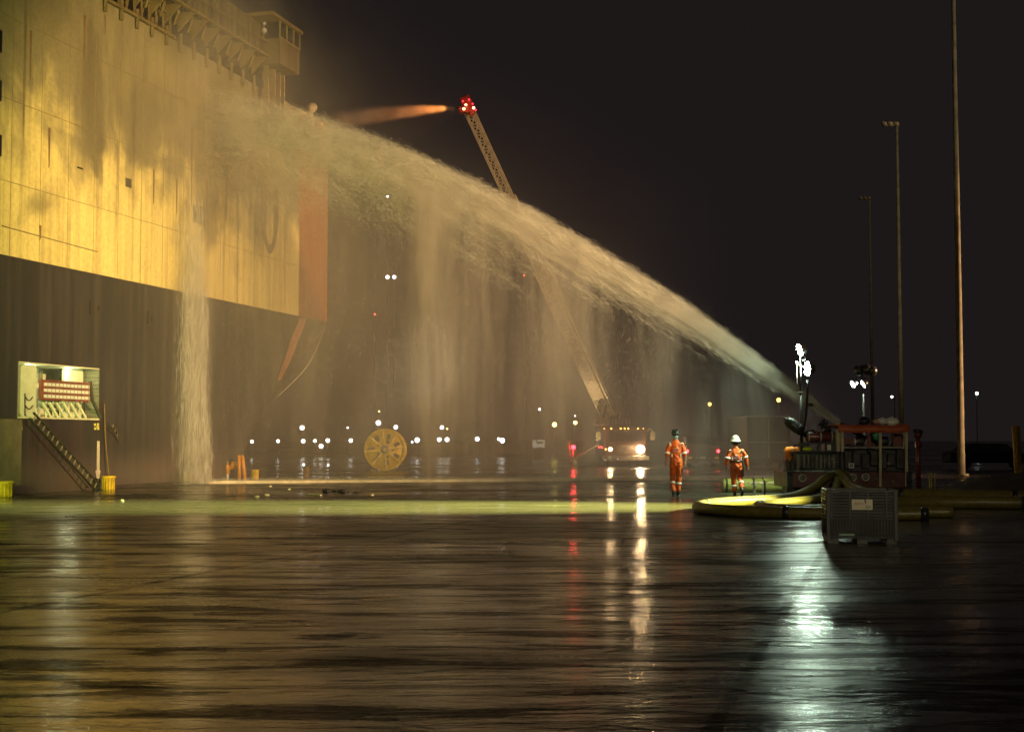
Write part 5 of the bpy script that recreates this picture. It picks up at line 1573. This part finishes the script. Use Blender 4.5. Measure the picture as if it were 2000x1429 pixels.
# debris on the asphalt
def lump(px, py, sx, label, m, n_=5, flat=.5):
    c = gr(px, py); g = G()
    for i in range(n_):
        f = (i / max(n_ - 1, 1) - .5) * 2
        g.ball((f * sx * .75, random.uniform(-.08, .08) * sx, .02 + sx * .09), sx * random.uniform(.13, .26), 9, 6, (1.5, 1, flat), .28)
    o = g.build('debris', m); o.location = c; tag(o, label, 'debris')
RAG = mat('black_wet_plastic', (.008, .010, .015), .3)
lump(652, 962, .34, 'large crumpled black debris on the wet asphalt, left lump', RAG, 6, .75)
lump(684, 964, .24, 'black debris piece just right of the large crumpled lump', RAG, 4, .5)
lump(136, 1011, .10, 'small black lump alone on the dark asphalt at the left', RAG, 3)
lump(280, 967, .30, 'thin flat black strip lying near the quay edge', RAG, 6, .12)
PB = mat('pale_litter', (.75, .74, .55), .5)
for px, py, r_, lb in ((502, 971, .045, 'pale litter piece left of the long stick'), (521, 968, .05, 'pale litter scrap, right one of a close two, left of the long stick'), (727, 968, .04, 'pale litter scrap right of the black debris'),
                       (528, 950, .03, 'tiny pale scrap right of the orange posts near the kerb'), (565, 956, .03, 'tiny pale scrap below the brown bollard'), (238, 978, .035, 'pale litter scrap below the yellow bollard on the green lit strip')):
    c = gr(px, py); g = G(); g.ball((0, 0, r_ * .6), r_, 8, 6, (1.6, 1, .7), .3); o = g.build('litter', PB); o.location = c; tag(o, lb, 'litter')
c, d = gr(602, 966.5), gr(627, 968.5); g = G(); g.bar((0, 0, .03), (d.x - c.x, d.y - c.y, .03), .07, .04); o = g.build('stick', PB, None, .01); o.location = c; tag(o, 'pale flat stick lying left of the black debris', 'stick')

# ------------------------------------------------------------------ waterfall down the ship's side
wf = wthing('waterfall', (hx(51.5) + .8, 51.5, 0), 'column of water pouring down the hull onto the quay', 'waterfall')
def wpx(px, z, out):
    p = hpx(px, 700, 0); return Vector((hx(p.y), p.y, z)) + HN * out
n_ = 20000
px = np.where(rng.random(n_) < .6, rng.normal(382, 4, n_), rng.normal(364, 8.5, n_)); px = np.clip(px, 322, 420)
z = rng.random(n_) * 11.5
ok_ = (z < 6.2) | (rng.random(n_) < np.clip((11.5 - z) / 5.3, 0, 1) ** 1.5); z = z[ok_]; px = px[ok_]; n_ = len(z)
px = 372 + (px - 372) * (1.25 - .035 * z) + np.sin(z * 1.3) * 1.5
st_ = np.round(px / 3.2) * 3.2
px = px * .35 + st_ * .65 - 26
kk = (px - 1000) / 2700.; Yh = (-15.5 - SM * 40.1) / (kk - SM); out = .35 + rng.random(n_) * .5 + (8 - z) * .03
P = np.stack([-15.5 + SM * (Yh - 40.1) + HN.x * out, Yh + HN.y * out, z], 1)
slivers('water_strands', P - np.array(wf.location), np.array([0, 0, 1.0])[None] + rng.normal(size=(n_, 3)) * .03, rng.uniform(.15, .7, n_), rng.uniform(.004, .009, n_), WAT, wf)
def wf_fn(t):
    x, y, z = coords(t)
    st = noise(t, comb(t, x * 2.5, y * 2.5, z * .12), 1.1, 4, .6)
    c1 = (y - 51.2) * 1.15; return (c1 * c1 * -1).exp() * st.step(.35, .65, .15, 1.4) * z.step(12, 5.5, .0, 1) * .75
g = G(); ya, yb = 49.6, 53.4
g.prism([hp(ya, 0.02, .15), hp(yb, .02, .15), hp(yb, 12, .15), hp(ya, 12, .15)], HN * .9)
o = g.build('water_veil', volume_mat('water_veil_volume', wf_fn, (.95, .9, .85), .2, .15), wf); o.location = -Vector(wf.location)
# splash: fine drops where the spray meets the ground, densest along the kerb
n_ = 16000
f = rng.random(n_); x = k0.x + (k1.x - k0.x) * f; y = k0.y + (k1.y - k0.y) * f
P = np.stack([x, y + rng.normal(size=n_) * .25, np.abs(rng.normal(size=n_)) * .05 + .10], 1)
m2 = 2600
cxy = gr(372, 938)
Q = np.stack([cxy.x + rng.normal(size=m2) * .45, cxy.y + rng.normal(size=m2) * .7, np.abs(rng.normal(size=m2)) * .12], 1)
P = np.concatenate([P, Q]); n_ = len(P)
o = slivers('splash_drops', P, rng.normal(size=(n_, 3)), rng.uniform(.02, .06, n_), rng.uniform(.008, .016, n_), WAT)
tag(o, 'fine splash of drops along the kerb where the spray lands', 'splash', None, 'stuff')
# light drops of falling spray throughout the curtain
n_ = 45000
s = 5.0 + 19.5 * rng.random(n_) ** .8; hgt = np.array([jz(v) for v in s]); fz = rng.random(n_) ** .75
bunch = np.sin(s * 2.1 + np.sin(s * 5.3) * 1.2) + .6 * np.sin(s * 6.1)
keep = rng.random(n_) < np.clip(.45 + .35 * bunch, .08, 1)
s, hgt, fz = s[keep], hgt[keep], fz[keep]; z = hgt * fz
ww = rng.normal(size=len(s)) * 1.1
P = np.stack([JA.x + JH.x * s + JW.x * ww, JA.y + JH.y * s + JW.y * ww, z], 1); n_ = len(P)
o = slivers('spray_drops', P, np.array([.10, 0, 1.0])[None] + rng.normal(size=(n_, 3)) * .06, rng.uniform(.04, .16, n_), rng.uniform(.0025, .006, n_), WAT)
tag(o, 'streaks of single falling drops under the main jet', 'drops', None, 'stuff')
